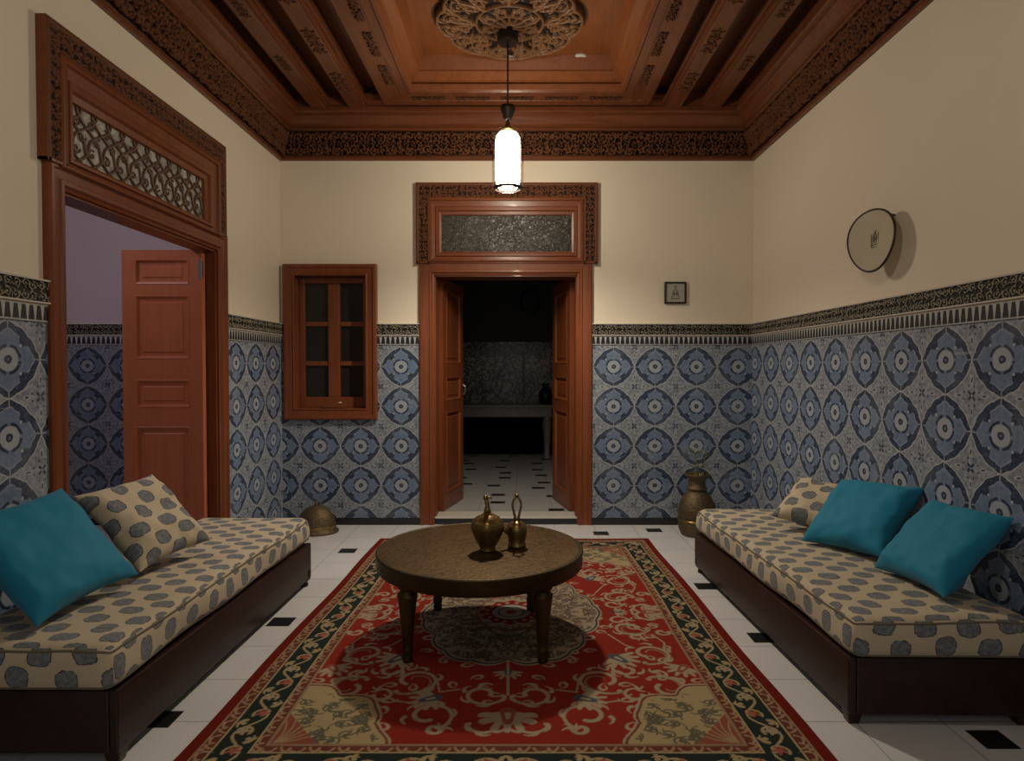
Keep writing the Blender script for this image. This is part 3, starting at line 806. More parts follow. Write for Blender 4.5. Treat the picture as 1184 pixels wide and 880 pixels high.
# scrollwork in front of the pale glass: crossing S-curves
bm = NB()
gx0, gx1, gz0, gz1 = 2.96, 4.17, 2.315, 2.565
n = 11
for k in range(-3, n + 3):
    for sg in (1, -1):
        pts = []
        for t in np.linspace(0, 1, 15):
            u = gx0 + (k + .5) * (gx1 - gx0) / n + sg * (t - .5) * .25 + .022 * math.sin(t * 2 * PI * 1.5) * sg
            if gx0 <= u <= gx1: pts.append((XL + .020, u, gz0 + t * (gz1 - gz0)))
        if len(pts) > 2: tube(bm, pts, .0068, 6)
for k in range(n):
    for zz in (2.375, 2.44, 2.505):
        p = spiral(gx0 + (k + .5) * (gx1 - gx0) / n + .02 * (1 if zz == 2.44 else -1), zz, .026, k, 1.1, 1 if k % 2 else -1, 14)
        tube(bm, [(XL + .021, min(max(a, gx0), gx1), b) for a, b in p], .0045, 5)
fobj('transom_scrollwork', bm, M['iron_scroll'], door2, smooth=True)
lf = panel_leaf('door_leaf', door2, .535, 2.10, .042, [(.14, .72), (.80, 1.02), (1.09, 1.73), (1.83, 2.03)] if False else [(.13, .92), (1.045, 1.235), (1.37, 1.80), (1.87, 2.04)], M['leaf_side'], .085)
lf.location = (XL - .06, 4.335, .045); lf.rotation_euler = (0, 0, PI)
b = NB(); box(b, -.012, .02, .02, .034, 1.92, 2.02); tube(b, [(.0, .034, 1.90), (.0, .034, 2.04)], .009)
fobj('hinge', b, M['iron'], lf)

# window
win = empty('window_1', (0, 0, 0), kind='structure')
ox0, ox1, oz0, oz1 = -2.045, -1.246, .912, 2.243
bm = NB()
sweep_frame(bm, [(0, 0), (0, .050), (.010, .058), (.030, .058), (.036, .048), (.078, .046), (.086, .052), (.096, .050), (.100, -.11)], ox0, ox1, oz0, oz1, TB)
fobj('window_frame', bm, M['door_z'], win)
# sash set back in the recess
ysh = YB + .10
sx0, sx1, sz0, sz1 = ox0 + .10, ox1 - .10, oz0 + .10, oz1 - .10
bm = NB(); TSH = lambda u, v, e: (u, ysh - e, v)
for k_, (a, b, c, d) in enumerate(((sx0, sx0 + .045, sz0, sz1), (sx1 - .045, sx1, sz0, sz1), (sx0 + .045, sx1 - .045, sz0, sz0 + .09), (sx0 + .045, sx1 - .045, sz1 - .05, sz1), ((sx0 + sx1) / 2 - .05, (sx0 + sx1) / 2 + .05, sz0 + .0905, sz1 - .0505))):
    box(bm, a, b, ysh - .03, ysh + .01, c, d)
for zz in (1.395, 1.74):
    box(bm, sx0 + .046, (sx0 + sx1) / 2 - .0505, ysh - .022, ysh + .01, zz - .02, zz + .02); box(bm, (sx0 + sx1) / 2 + .0505, sx1 - .046, ysh - .022, ysh + .01, zz - .02, zz + .02)
fobj('sash', bm, M['door_z'], win, bevel=.004)
fobj('window_glass', box(NB(), sx0, sx1, ysh + .002, ysh + .008, sz0, sz1), M['darkglass'], win)

# ============================================================ LAMP
def pendant(lx, ly, watts, down, label):
    lamp = empty('pendant_lamp', (lx, ly, 2.56), label=label, cat='lamp')
    def lp(name, prof, mat, seg=32, cap=True, smooth=True):
        return fobj(name, lathe(NB(), prof, seg, (0, 0, -2.56), cap), mat, lamp, smooth=smooth)
    lp('canopy', [(.02, 3.660), (.070, 3.660), (.072, 3.650), (.072, 3.585), (.066, 3.575), (.012, 3.570)], M['darkmetal'], smooth=False)
    lp('rod', [(.0055, 3.58), (.0055, 3.14)], M['darkmetal'], 10)
    lp('socket', [(.014, 3.155), (.050, 3.150), (.050, 3.128), (.040, 3.10), (.030, 3.062), (.022, 3.05)], M['darkmetal'])
    lp('glass_neck', [(.010, 3.08), (.015, 3.03), (.024, 3.005), (.048, 2.985)], M['brass'])
    lp('glass_shade', [(.045, 2.992), (.080, 2.985), (.100, 2.965), (.1085, 2.93), (.1085, 2.66), (.1085, 2.63), (.100, 2.60), (.085, 2.578)], M['glass'], cap=False)
    lp('frosted_tube', [(.02, 2.975), (.062, 2.965), (.080, 2.94), (.086, 2.90), (.086, 2.66), (.078, 2.625), (.050, 2.612)], M['lamp'], 24)
    bl_ = bpy.data.lights.new('lamp_bulb', 'POINT'); bl_.energy = watts; bl_.color = LAMP_COL; bl_.shadow_soft_size = .06
    blo = bpy.data.objects.new('lamp_bulb', bl_); link(blo, lamp); blo.location = (0, 0, .20)
    # added spot that brightens the floor and strengthens the table's shadow
    dn_ = bpy.data.lights.new('added_downlight', 'SPOT'); dn_.energy = down; dn_.color = LAMP_COL; dn_.shadow_soft_size = .05; dn_.spot_size = math.radians(156); dn_.spot_blend = .75
    dno = bpy.data.objects.new('added_downlight', dn_); link(dno, lamp); dno.location = (0, 0, .012)
    bm = lathe(NB(), [(.088, 2.583 - 2.56), (.092, 2.583 - 2.56), (.101, 2.597 - 2.56), (.097, 2.597 - 2.56), (.088, 2.583 - 2.56)], 40, cap=False)
    fobj('rim_band', bm, M['darkmetal'], lamp, smooth=True)
pendant(-.100, 4.45, BULB_W, DOWN_W, 'lit glass pendant lamp hanging on a thin rod from the carved ceiling medallion')
pendant(-.085, 1.45, FILL_BULB_W, FILL_DOWN_W, 'added glass pendant lamp for fill light above the near end of the rug, unseen')  # second lamp is added for fill light and hangs out of view

# ============================================================ RUG
def paint_rug():
    W, L, c = 2.22, 3.07, .004
    nx, ny = int(W / c) + 1, int(L / c) + 1
    hx, hy = W / 2, L / 2
    qa = Art(hx, hy, c)          # one quarter, origin at the centre
    nqx, nqy = qa.nx, qa.ny
    XX, YY = np.meshgrid(np.arange(nqx) * c, np.arange(nqy) * c)
    red = np.array([.235, .026, .017]); cream = np.array([.34, .27, .18]); tan = np.array([.30, .20, .12]); rust = np.array([.24, .075, .05])
    dark = np.array([.022, .030, .026]); green = np.array([.02, .06, .045]); gold = np.array([.36, .28, .15]); navy = np.array([.05, .055, .06]); grey = np.array([.30, .27, .24])
    C = np.zeros((nqy, nqx, 3)); C[:] = red
    R = random.Random(5)
    def lay(col, fn, sub=None):
        a = Art(hx, hy, c); fn(a); m = np.clip(a.H * 1.6, 0, 1)
        if sub is not None: m = m * sub
        C[:] = C * (1 - m[..., None]) + np.array(col) * m[..., None]
    def blend(col, m): C[:] = C * (1 - m[..., None]) + np.array(col) * m[..., None]
    # --- distances from the edge
    D = np.minimum(hx - XX, hy - YY)      # from rug edge inwards
    field = D > .285
    # arabesques on the field
    def vines(a):
        S = [(.62, .22, .10, 0, 1.3, 1), (.66, .52, .11, 2, 1.3, -1), (.40, .78, .12, 1, 1.3, 1), (.10, .90, .09, 3, 1.3, -1), (.66, .84, .10, 4, 1.3, 1), (.30, 1.06, .10, 2, 1.3, 1), (.74, .04, .07, 1, 1.2, 1), (.52, .68, .07, 5, 1.2, -1), (.08, 1.12, .07, 0, 1.2, 1), (.55, 1.02, .08, 0.5, 1.2, -1)]
        for x, y, r, a0, t, s in S:
            a.line(spiral(x, y, r, a0, t * .75, s, shrink=.35), .007, .011, .9)
            for m in range(5):
                an = a0 + s * m * 1.1; a.line(leaf(x + r * .9 * math.cos(an), y + r * .9 * math.sin(an), an + .9 * s, .05, s * 1.0), .011, .003, .85)
        for p in ([(.50, .30), (.56, .42), (.60, .46)], [(.50, .90), (.45, .95), (.36, .97)], [(.2, .86), (.28, .88), (.30, .78)], [(.72, .30), (.76, .40), (.74, .48)]):
            a.line(p, .005, .005, .8)
        for k in range(12):
            x, y = R.uniform(.05, .80), R.uniform(.05, 1.2); a0 = R.uniform(0, 6.28); sg = R.choice((-1, 1)); rr = R.uniform(.03, .055)
            a.line(spiral(x, y, rr, a0, .8, sg, shrink=.5), .006, .010, .9)
            for m in range(3): a.line(leaf(x + rr * math.cos(a0), y + rr * math.sin(a0), a0 + m * 1.3, .038, .9 * sg), .010, .003, .85)
        for k in range(34):
            x, y = R.uniform(.05, .80), R.uniform(.05, 1.2); an = R.uniform(0, 6.28)
            a.line(leaf(x, y, an, .055, 1.3), .009, .003, .7); a.line(leaf(x, y, an + 2.2, .04, -1.3), .008, .003, .6)
    lay(cream, vines)
    lay(gold * .7, lambda a: [a.line(spiral(x, y, r, a0, .7, s), .0045, .004) for x, y, r, a0, s in ((.62, .22, .10, 0, 1), (.66, .52, .11, 2, -1), (.40, .78, .12, 1, 1), (.66, .84, .10, 4, 1))])
    def palmette(x, y, r, an, c1, c2):
        lay(c1, lambda a: [a.line(leaf(x, y, an + k * .48, r * (1.25 - .05 * abs(k)), 0), r * .26, r * .12) for k in range(-3, 4)])
        lay(c2, lambda a: a.line(leaf(x - .2 * r * math.cos(an), y - .2 * r * math.sin(an), an, r * .8, 0), r * .34, r * .2))
        lay(c1, lambda a: a.line(leaf(x, y, an, r * .35, 0), r * .14, r * .08))
    palmette(.50, .56, .085, .9, cream, navy * 1.5); palmette(.78, .66, .07, 2.2, cream, rust); palmette(.30, .93, .075, .4, cream, navy * 1.5)
    palmette(.0, 1.05, .095, PI / 2, cream, rust); palmette(.76, .0, .09, 0, cream, rust)
    # --- central medallion
    ang = np.arctan2(YY / .66, XX / .49); rad = np.hypot(XX / .49, YY / .66)
    rim = .86 + .10 * np.abs(np.cos(ang * 3)) ** .7 + .035 * np.abs(np.cos(ang * 9))
    med = rad < rim
    blend(cream * .95, (rad < rim + .03).astype(float)); blend(navy, (rad < rim + .012).astype(float)); blend(cream * .95, (rad < rim - .01).astype(float))
    fil = Art(hx, hy, c)
    for ri, sr, nn in ((.22, .026, 8), (.28, .026, 10), (.34, .026, 12), (.40, .026, 14), (.46, .026, 16), (.52, .026, 18), (.58, .026, 20)):
        for k in range(nn + 1):
            a = (k / nn) * PI / 2 + R.uniform(-.05, .05); ri_ = ri + R.uniform(-.03, .03); sr = R.uniform(.018, .034)
            x, y = ri_ * math.cos(a) * .86, ri_ * math.sin(a) * 1.12
            fil.line(spiral(x, y, sr, k * 1.9, 1.1, 1 if k % 2 else -1), .0045, .0038)
            for m in range(3): fil.line(leaf(x, y, R.uniform(0, 6.28), sr * 1.7, R.uniform(-1.5, 1.5)), .0055, .003)
    blend(np.array([.085, .055, .045]), np.clip(fil.H * 1.6, 0, 1) * (rad < rim - .03) * .85)
    blend(rust * .9, ((rad < .40) & (rad > .37)) * .8)
    # rosette in the middle
    rr = np.hypot(XX / 1.0, YY / 1.0); sc_ = .165 + .012 * np.cos(np.arctan2(YY, XX) * 12)
    blend(cream, (rr < sc_ + .008).astype(float)); blend(red * .75, (rr < sc_).astype(float))
    for k in range(4): lay(cream, lambda a: a.dot(.135 * math.cos((k + .5) * PI / 8), .135 * math.sin((k + .5) * PI / 8), .012))
    blend(grey * 1.1, (rr < .105).astype(float)); blend(navy, ((rr < .075) & (rr > .066)).astype(float)); blend(rust, (rr < .03).astype(float))
    # pendant at the tip
    palmette(0, .70, .055, PI / 2, cream, navy * 1.3)
    lay(cream, lambda a: a.line([(0, .60), (0, .90)], .006, .006))
    palmette(.58, 0, .05, 0, cream, navy)
    # --- corner spandrels
    fx, fy = hx - .285, hy - .285
    dx, dy = fx - XX, fy - YY
    sa = np.arctan2(dy, dx); sr_ = np.hypot(dx / .40, dy / .44); lim = .86 + .12 * np.abs(np.cos(sa * 4)) + .02 * np.cos(sa * 14)
    sp = (sr_ < lim) & field
    blend(cream, ((sr_ < lim + .05) & field).astype(float)); blend(rust * .7, ((sr_ < lim + .025) & field).astype(float)); blend(gold, sp.astype(float))
    fo = Art(hx, hy, c)
    for k in range(46):
        x, y = fx - R.uniform(.02, .38), fy - R.uniform(.02, .42)
        fo.line(spiral(x, y, .026, R.uniform(0, 6), 1.1, R.choice((-1, 1))), .0048, .0035)
        for m in range(3): fo.line(leaf(x, y, R.uniform(0, 6.28), .04, 1.0), .006, .003)
    blend(dark * 1.6, np.clip(fo.H * 1.5, 0, 1) * (sr_ < lim - .05) * field * .75)
    tri = (dx + dy * .8 < .16) & field
    blend(rust, tri.astype(float))
    f2 = Art(hx, hy, c)
    for k in range(6): f2.line(leaf(fx - .01, fy - .01, PI + .25 * k + .1, .15, .4), .005, .003)
    blend(gold, np.clip(f2.H, 0, 1) * tri * .8)
    # --- borders, from inside out
    blend(tan * .9, ((D < .285) & (D > .272)).astype(float)); blend(rust * .6, ((D < .272) & (D > .228)).astype(float))
    blend(gold, ((D < .236) & (D > .228)).astype(float)); blend(dark, ((D < .228) & (D > .100)).astype(float))
    blend(gold, ((D < .106) & (D > .098)).astype(float)); blend(rust * .55, ((D < .098) & (D > .052)).astype(float)); blend(tan, ((D < .056) & (D > .050)).astype(float))
    blend(red * .62, (D < .050).astype(float))
    # running ornament: along both arms of the quarter
    g1 = Art(hx, hy, c); g2 = Art(hx, hy, c); g3 = Art(hx, hy, c); g4 = Art(hx, hy, c)
    def run(L_, f):
        n = int(L_ / .125)
        for k in range(n + 1): f(k, (k + .5) * L_ / (n + .5))
    def placed(art_, pts, vert, r0, r1, h=1.0):
        pts = np.asarray(pts)
        if vert: pts = np.stack([hx - pts[:, 1], pts[:, 0]], 1)
        else: pts = np.stack([pts[:, 0], hy - pts[:, 1]], 1)
        art_.line(pts, r0, r1, h)
    for vert, L_ in ((True, hy), (False, hx)):
        t = np.linspace(0, L_, 200)
        placed(g1, np.stack([t, .164 + .036 * np.sin(t * 2 * PI / .25)], 1), vert, .0055, .0055)
        def unit(k, x):
            s = 1 if k % 2 else -1
            placed(g1, spiral(x, .164 - s * .012, .036, s, 1.1, s), vert, .006, .005)
            for m in range(5): placed(g3 if k % 2 else g4, leaf(x, .164 - s * .01, m * 1.26, .022, .3), vert, .009, .006)
            placed(g1, leaf(x + .05, .164 + s * .03, 1.2 * s, .05, 1.2), vert, .010, .003); placed(g1, leaf(x - .05, .164 - s * .03, -1.9 * s, .045, 1.2), vert, .010, .003)
        run(L_, unit)
        n = int(L_ / .05)
        for k in range(n + 1):
            x = (k + .5) * .05
            for yy in (.250, .075):
                placed(g2, leaf(x - .018, yy - .012, .6 if k % 2 else -.1, .042, .5), vert, .006, .004)
                placed(g2, [(x + .02, yy + .008), (x + .026, yy - .004)], vert, .006, .005)
    mb = (D < .226) & (D > .108); mg = ((D < .270) & (D > .238)) | ((D < .096) & (D > .058))
    blend(gold * .95, np.clip(g1.H * 1.5, 0, 1) * mb); blend(cream, np.clip(g3.H * 1.5, 0, 1) * mb); blend(rust * 1.3, np.clip(g4.H * 1.5, 0, 1) * mb)
    blend(tan * 1.1, np.clip(g2.H * 1.4, 0, 1) * mg)
    # mirror to the whole
    top = np.concatenate([C[:, :0:-1], C], 1); full = np.concatenate([top[:0:-1], top], 0)
    return full, nqx, nqy, c
Cr, nqx, nqy, c = paint_rug()
nyf, nxf = Cr.shape[:2]
U, V = np.meshgrid((np.arange(nxf) - (nqx - 1)) * c, (np.arange(nyf) - (nqy - 1)) * c)
RY0, RYC = 2.0, 3.535
hw = 1.105 + (V / 1.535) * -.045          # the rug is a little narrower at its far end
Pz = .009 + .0012 * np.sin(U * 9 + V * 3) * np.sin(V * 5) + .0008 * (Cr.sum(-1) > .4)
edge = np.minimum(nxf * c / 2 - np.abs(U), nyf * c / 2 - np.abs(V)); Pz = np.where(edge < .006, .0005, Pz)
Pr = np.stack([-.062 + U / 1.11 * hw + .006 * np.sin(V * 4.0), RYC + V, Pz], -1)
rug = grid_obj('rug', Pr, M['rug'], color=Cr, label='red oriental rug with a cream centre medallion and dark flowered border, under the round table', cat='rug')
# thread fringe at the far end
bm = NB(); rr_ = random.Random(3)
for k in range(150):
    x = -.062 - 1.055 + 2.11 * (k + .5) / 150
    a = rr_.uniform(-.012, .012)
    tube(bm, [(x, 5.066, .005), (x + a, 5.066 + rr_.uniform(.012, .022), .002)], .0022, 4)
fobj('fringe', bm, plain('rug_fringe', (.32, .25, .17, 1), .9), rug)

# ============================================================ SOFAS
def lerp(a, b, t): return a + (b - a) * t
def banquette(name, quad, side, label):
    """quad: plan corners (front-near, front-far, back-far, back-near); side +1: front faces +x"""
    fn, ff, bf, bn = [Vector((*q, 0)) for q in quad]
    def P(s, t, z):   # s along (near->far) in metres fraction, t front->back
        a = fn.lerp(ff, s); b = bn.lerp(bf, s); p = a.lerp(b, t); return Vector((p.x, p.y, z))
    org = P(.5, .5, 0)
    root = empty(name, org, label=label, cat='sofa', group='low banquettes along the side walls')
    L = (ff - fn).length; W = (bn - fn).length
    def pb(bm, s0, s1, t0, t1, z0, z1):
        vs = [bm.verts.new(P(s, t, z) - org) for s in (s0, s1) for t in (t0, t1) for z in (z0, z1)]
        for f in ((0, 1, 3, 2), (4, 6, 7, 5), (0, 4, 5, 1), (2, 3, 7, 6), (0, 2, 6, 4), (1, 5, 7, 3)): bm.faces.new([vs[i] for i in f])
    zt, zb = .262, .045; th = .03
    bm = NB(); pb(bm, 0, 1, 0, th / W, zb, zt); pb(bm, 0, 1, 1 - th / W, 1, zb, zt)
    pb(bm, 0, th / L, th / W, 1 - th / W, zb, zt); pb(bm, 1 - th / L, 1, th / W, 1 - th / W, zb, zt)
    pb(bm, th / L, 1 - th / L, th / W, 1 - th / W, zt - .03, zt - .01)
    fobj('frame', bm, M['mahogany'], root, bevel=.006)
    # feet: a shaped bracket at each corner
    for s in (.02, .98):
        for t in (.045, .955):
            p = P(s, t, 0) - org
            if s < .5:
                b = NB(); vs = []
                for zz, k_ in ((0, .020), (.03, .026), (.10, .030)): vs.append([b.verts.new((p.x + sx_ * k_, p.y + sy_ * k_, zz)) for sx_, sy_ in ((-1, -1), (1, -1), (1, 1), (-1, 1))])
                for v0, v1 in zip(vs, vs[1:]):
                    for i in range(4): b.faces.new((v0[i], v0[(i + 1) % 4], v1[(i + 1) % 4], v1[i]))
                b.faces.new(vs[0]); b.faces.new(vs[-1])
                fobj('foot', b, M['mahogany'], root, bevel=.004); continue
            b = lathe(NB(), [(.020, 0), (.024, .004), (.026, .012), (.020, .022), (.022, .03), (.038, .045), (.038, .10)], 14, p)
            fobj('foot', b, M['mahogany'], root, smooth=True)
    # mattress: a rounded slab, grid wrapped
    ns, nt, nz = 64, 26, 7
    bm = NB(); uvl = bm.loops.layers.uv.new('UVMap')
    H0, H1 = .264, .418
    ov = .012
    def shape(a, b, cz):
        """a, b, cz in -1..1 of the box; rounds the corners and pads the faces"""
        hx_, hy_, hz_ = L / 2 + ov, W / 2 + ov * .5, (H1 - H0) / 2
        v = Vector((a * hx_, b * hy_, cz * hz_)); r = .034
        q = Vector((max(-hx_ + r, min(hx_ - r, v.x)), max(-hy_ + r * 1.6, min(hy_ - r * 1.6, v.y)), max(-hz_ + r, min(hz_ - r, v.z))))
        d = v - q
        if d.length > 1e-6: v = q + d.normalized() * min(r * 1.3, d.length) if d.length < r else q + d.normalized() * r
        bulge = .010 * (1 - cz * cz)
        v.x *= 1 + bulge / hx_; v.y *= 1 + bulge / hy_
        n1 = mnoise.noise(Vector((v.x * 3.0, v.y * 3.5, 1.7 + side))) * .010 + mnoise.noise(Vector((v.x * 9, v.y * 8, 4))) * .003
        v.z += n1 * (cz + 1) / 2 + (.010 * (1 - a * a) * (1 - b * b) if cz > 0 else 0)
        if cz < 0: v.z += .004 * math.sin(v.x * 9)
        v.y += .004 * math.sin(v.x * 7 + cz * 2); 
        s = v.x / L + .5; t = v.y / W + .5
        return P(s, t, (H0 + H1) / 2 + v.z) - org
    def face_grid(fn_, nu, nv, uvf):
        g_ = [[bm.verts.new(shape(*fn_(2 * i / nu - 1, 2 * j / nv - 1))) for i in range(nu + 1)] for j in range(nv + 1)]
        for j in range(nv):
            for i in range(nu):
                f = bm.faces.new((g_[j][i], g_[j][i + 1], g_[j + 1][i + 1], g_[j + 1][i]))
                for l, (ii, jj) in zip(f.loops, ((i, j), (i + 1, j), (i + 1, j + 1), (i, j + 1))):
                    l[uvl].uv = uvf(2 * ii / nu - 1, 2 * jj / nv - 1)
    hl, hw_, hh = L / 2, W / 2, (H1 - H0) / 2
    face_grid(lambda u, v: (u, v, 1), ns, nt, lambda u, v: (v * hw_ + .03, u * hl))
    face_grid(lambda u, v: (u, v, -1), ns, nt, lambda u, v: (v * hw_, u * hl))
    face_grid(lambda u, v: (u, -1, v), ns, nz, lambda u, v: (v * hh + .08, u * hl * 1.0 + .04))
    face_grid(lambda u, v: (u, 1, v), ns, nz, lambda u, v: (v * hh, u * hl))
    face_grid(lambda u, v: (-1, u, v), nt, nz, lambda u, v: (u * hw_, v * hh + .03))
    face_grid(lambda u, v: (1, u, v), nt, nz, lambda u, v: (u * hw_, v * hh))
    bmesh.ops.remove_doubles(bm, verts=bm.verts, dist=.0008)
    mt = fobj('mattress', bm, M['fabric'], root, smooth=True)
    for cz in (.80, -.86):
        loop = []
        N_ = 140
        per = [(u, -1) for u in np.linspace(-.985, .985, N_)] + [(1, v) for v in np.linspace(-.96, .96, 50)] + [(u, 1) for u in np.linspace(.985, -.985, N_)] + [(-1, v) for v in np.linspace(.96, -.96, 50)]
        pts = [shape(a, b, cz) for a, b in per]; pts.append(pts[0])
        b = tube(NB(), pts, .0042, 6)
        fobj('piping', b, M['piping'], mt, smooth=True)
    return root
banquette('banquette', [(1.236, 2.415), (1.150, 4.28), (1.935, 4.30), (1.935, 2.40)], -1, 'low banquette along the right wall, printed mattress on a dark wooden base')
banquette('banquette', [(-1.375, 2.165), (-1.325, 4.02), (-2.03, 4.02), (-2.03, 2.165)], 1, 'low banquette in front of the open left door, printed mattress on a dark wooden base')

# ============================================================ CUSHIONS
def cushion(name, C, rt, up, n, W, H, thick, mat, label, cat='cushion', group=None, seed=0, uvs=1.0, skew=0.0):
    rt, up, n = Vector(rt).normalized(), Vector(up).normalized(), Vector(n).normalized(); C = Vector(C)
    N = 36; bm = NB(); uvl = bm.loops.layers.uv.new('UVMap')
    def pt(a, b, s):
        e = max(0, (1 - a ** 4)) * max(0, (1 - b ** 4))
        t = thick / 2 * (e ** .55)
        sag = .10
        x = a * W / 2 * (1 - sag * (1 - b * b) * abs(a) ** 3); y = b * H / 2 * (1 - sag * (1 - a * a) * abs(b) ** 3)
        k = Vector((a * 2.1 + seed * 3.1, b * 2.1, s * .6 + seed))
        edge_f = 1 - (1 - abs(a)) * (1 - abs(b))
        wr = mnoise.noise(k) * .016 + mnoise.noise(k * 2.7) * .007
        cr = math.sin((a * 1.0 + b * .5) * 15 + seed) * .0035 * max(0, -b) * e
        x += skew * b
        return C + rt * x + up * y + n * (s * t + (wr + cr) * min(1, e * 2.5))
    gs = {}
    for s in (1, -1):
        g_ = [[None] * (N + 1) for _ in range(N + 1)]
        for j in range(N + 1):
            for i in range(N + 1):
                a, b = math.sin((2 * i / N - 1) * PI / 2), math.sin((2 * j / N - 1) * PI / 2)
                g_[j][i] = bm.verts.new(pt(a, b, s))
        for j in range(N):
            for i in range(N):
                f = bm.faces.new((g_[j][i], g_[j][i + 1], g_[j + 1][i + 1], g_[j + 1][i]))
                for l, (ii, jj) in zip(f.loops, ((i, j), (i + 1, j), (i + 1, j + 1), (i, j + 1))):
                    a, b = math.sin((2 * ii / N - 1) * PI / 2), math.sin((2 * jj / N - 1) * PI / 2)
                    l[uvl].uv = ((a * W / 2 + .07 * seed) * uvs, (b * H / 2 + .11 * seed) * uvs)
    bmesh.ops.remove_doubles(bm, verts=bm.verts, dist=.0004)
    bmesh.ops.translate(bm, verts=bm.verts, vec=-C)
    o = fobj(name, bm, mat, None, smooth=True, label=label, cat=cat, group=group); o.location = C
    return o
CUSH = [
 ('blue_cushion', (-1.835, 2.49, .648), (.16, .984, .072), (-.689, .059, .723), (.707, -.166, .687), .48, .50, .15, 'blue', 'large plain teal blue cushion at the near end of the left banquette', 1),
 ('printed_cushion', (-1.77, 3.02, .645), (.232, .971, .062), (-.707, .124, .696), (.668, -.205, .715), .44, .46, .14, 'fabric', 'large cream cushion with grey blots leaning behind the blue cushion on the left banquette', 2),
 ('printed_cushion', (1.72, 3.70, .572), (.716, -.693, -.087), (.651, .616, .443), (-.254, -.374, .892), .42, .40, .13, 'fabric', 'cream cushion with grey blots half hidden behind the two blue cushions on the right', 3),
 ('blue_cushion', (1.735, 3.285, .603), (.434, -.898, .066), (.651, .364, .666), (-.623, -.246, .743), .47, .45, .15, 'blue', 'teal blue cushion farther along the right banquette, in front of the printed one', 4),
 ('blue_cushion', (1.785, 2.745, .602), (.099, -.995, .033), (.699, .093, .709), (-.708, -.048, .705), .43, .43, .15, 'blue', 'teal blue cushion nearest the camera on the right banquette, tilted on its corner', 5),
]
for nm, C_, rt_, up_, n_, W_, H_, t_, mt_, lb_, sd_ in CUSH:
    cushion(nm, C_, rt_, up_, n_, W_, H_, t_, M[mt_], lb_, seed=sd_, group='cushions on the banquettes')

# ============================================================ COFFEE TABLE
TX, TY, TH = -.212, 3.235, .455
table = empty('coffee_table', (TX, TY, 0), label='round brass-topped coffee table on turned legs standing on the red rug', cat='table')
fobj('table_top', lathe(NB(), [(.02, TH - .03), (.500, TH - .03), (.500, TH - .004), (.497, TH), (.02, TH)], 96), M['brass_top'], table, smooth=False)
fobj('rim', lathe(NB(), [(.497, TH - .004), (.500, TH + .001), (.512, TH + .0015), (.517, TH - .002), (.5175, TH - .008), (.514, TH - .014), (.514, TH - .070), (.508, TH - .078), (.485, TH - .078), (.485, TH - .028), (.497, TH - .004)], 96, cap=False), M['brass_rim'], table, smooth=True)
legp = [(.022, 0), (.024, .004), (.024, .02), (.021, .035), (.026, .05), (.026, .062), (.021, .075), (.026, .10), (.034, .20), (.042, .275), (.046, .300), (.047, .312), (.036, .322), (.034, .330), (.044, .340), (.046, .352), (.038, .362), (.040, .372), (.046, .385), (.046, TH - .031)]
for dx, dy in ((-.315, -.30), (.305, -.31), (-.26, .33), (.26, .33)):
    fobj('leg', lathe(NB(), legp, 24, (dx, dy, .0115)), M['brass_leg'], table, smooth=True)

# ewers
e1 = empty('brass_ewer', (-.172, 3.165, TH + .001), label='squat round brass ewer with a short crooked neck on the coffee table', cat='ewer', group='brass vessels on the coffee table')
bm = NB()
prof = [(.034, 0), (.040, .003), (.042, .008), (.036, .016), (.052, .04), (.068, .075), (.079, .108), (.081, .128), (.076, .148), (.058, .166), (.034, .178), (.022, .184), (.018, .192)]
seg = 48; rings = []
for r, z in prof:
    rings.append([bm.verts.new((r * (1 + .022 * math.cos(8 * 2 * PI * i / seg) * (1 if .02 < z < .16 else 0)) * math.cos(2 * PI * i / seg), r * (1 + .022 * math.cos(8 * 2 * PI * i / seg) * (1 if .02 < z < .16 else 0)) * math.sin(2 * PI * i / seg), z)) for i in range(seg)])
for a, b in zip(rings, rings[1:]):
    for i in range(seg): bm.faces.new((a[i], a[(i + 1) % seg], b[(i + 1) % seg], b[i]))
bm.faces.new(rings[0][::-1]); bm.faces.new(rings[-1])
fobj('body', bm, M['brass'], e1, smooth=True)
fobj('neck', tube(NB(), [(0, 0, .188), (-.001, 0, .205), (.0, 0, .225), (-.004, 0, .243), (-.008, 0, .255)], [.019, .015, .011, .012, .009], 16), M['brass'], e1, smooth=True)
b = NB(); bmesh.ops.create_uvsphere(b, u_segments=14, v_segments=10, radius=.013, matrix=Matrix.Translation((-.009, 0, .262))); tube(b, [(-.006, 0, .262), (.014, 0, .264), (.022, 0, .256)], [.006, .005, .003], 8)
fobj('stopper', b, M['brass'], e1, smooth=True)
e2 = empty('brass_ewer', (-.028, 3.235, TH + .001), label='slim brass vessel with a tall almond-shaped loop handle, on the coffee table', cat='ewer', group='brass vessels on the coffee table')
fobj('body', lathe(NB(), [(.040, 0), (.045, .004), (.045, .012), (.041, .02), (.046, .05), (.052, .080), (.051, .098), (.043, .116), (.026, .127), (.014, .132)], 36), M['brass'], e2, smooth=True)
pts = []
for s_ in (1, -1):
    q = [(s_ * x, 0, z) for z, x in ((.125, .010), (.150, .009), (.175, .015), (.200, .021), (.222, .021), (.240, .014), (.252, .004))]
    b = tube(NB(), q, [.009, .007, .006, .006, .006, .006, .006], 10)
    fobj('loop_handle', b, M['brass'], e2, smooth=True)
b = NB(); bmesh.ops.create_uvsphere(b, u_segments=14, v_segments=10, radius=.011, matrix=Matrix.Translation((0, 0, .260)))
fobj('finial', b, M['brass'], e2, smooth=True)
fobj('spout', tube(NB(), [(-.040, -.01, .070), (-.062, -.014, .088), (-.074, -.016, .108)], [.013, .010, .009], 12), M['brass'], e2, smooth=True)

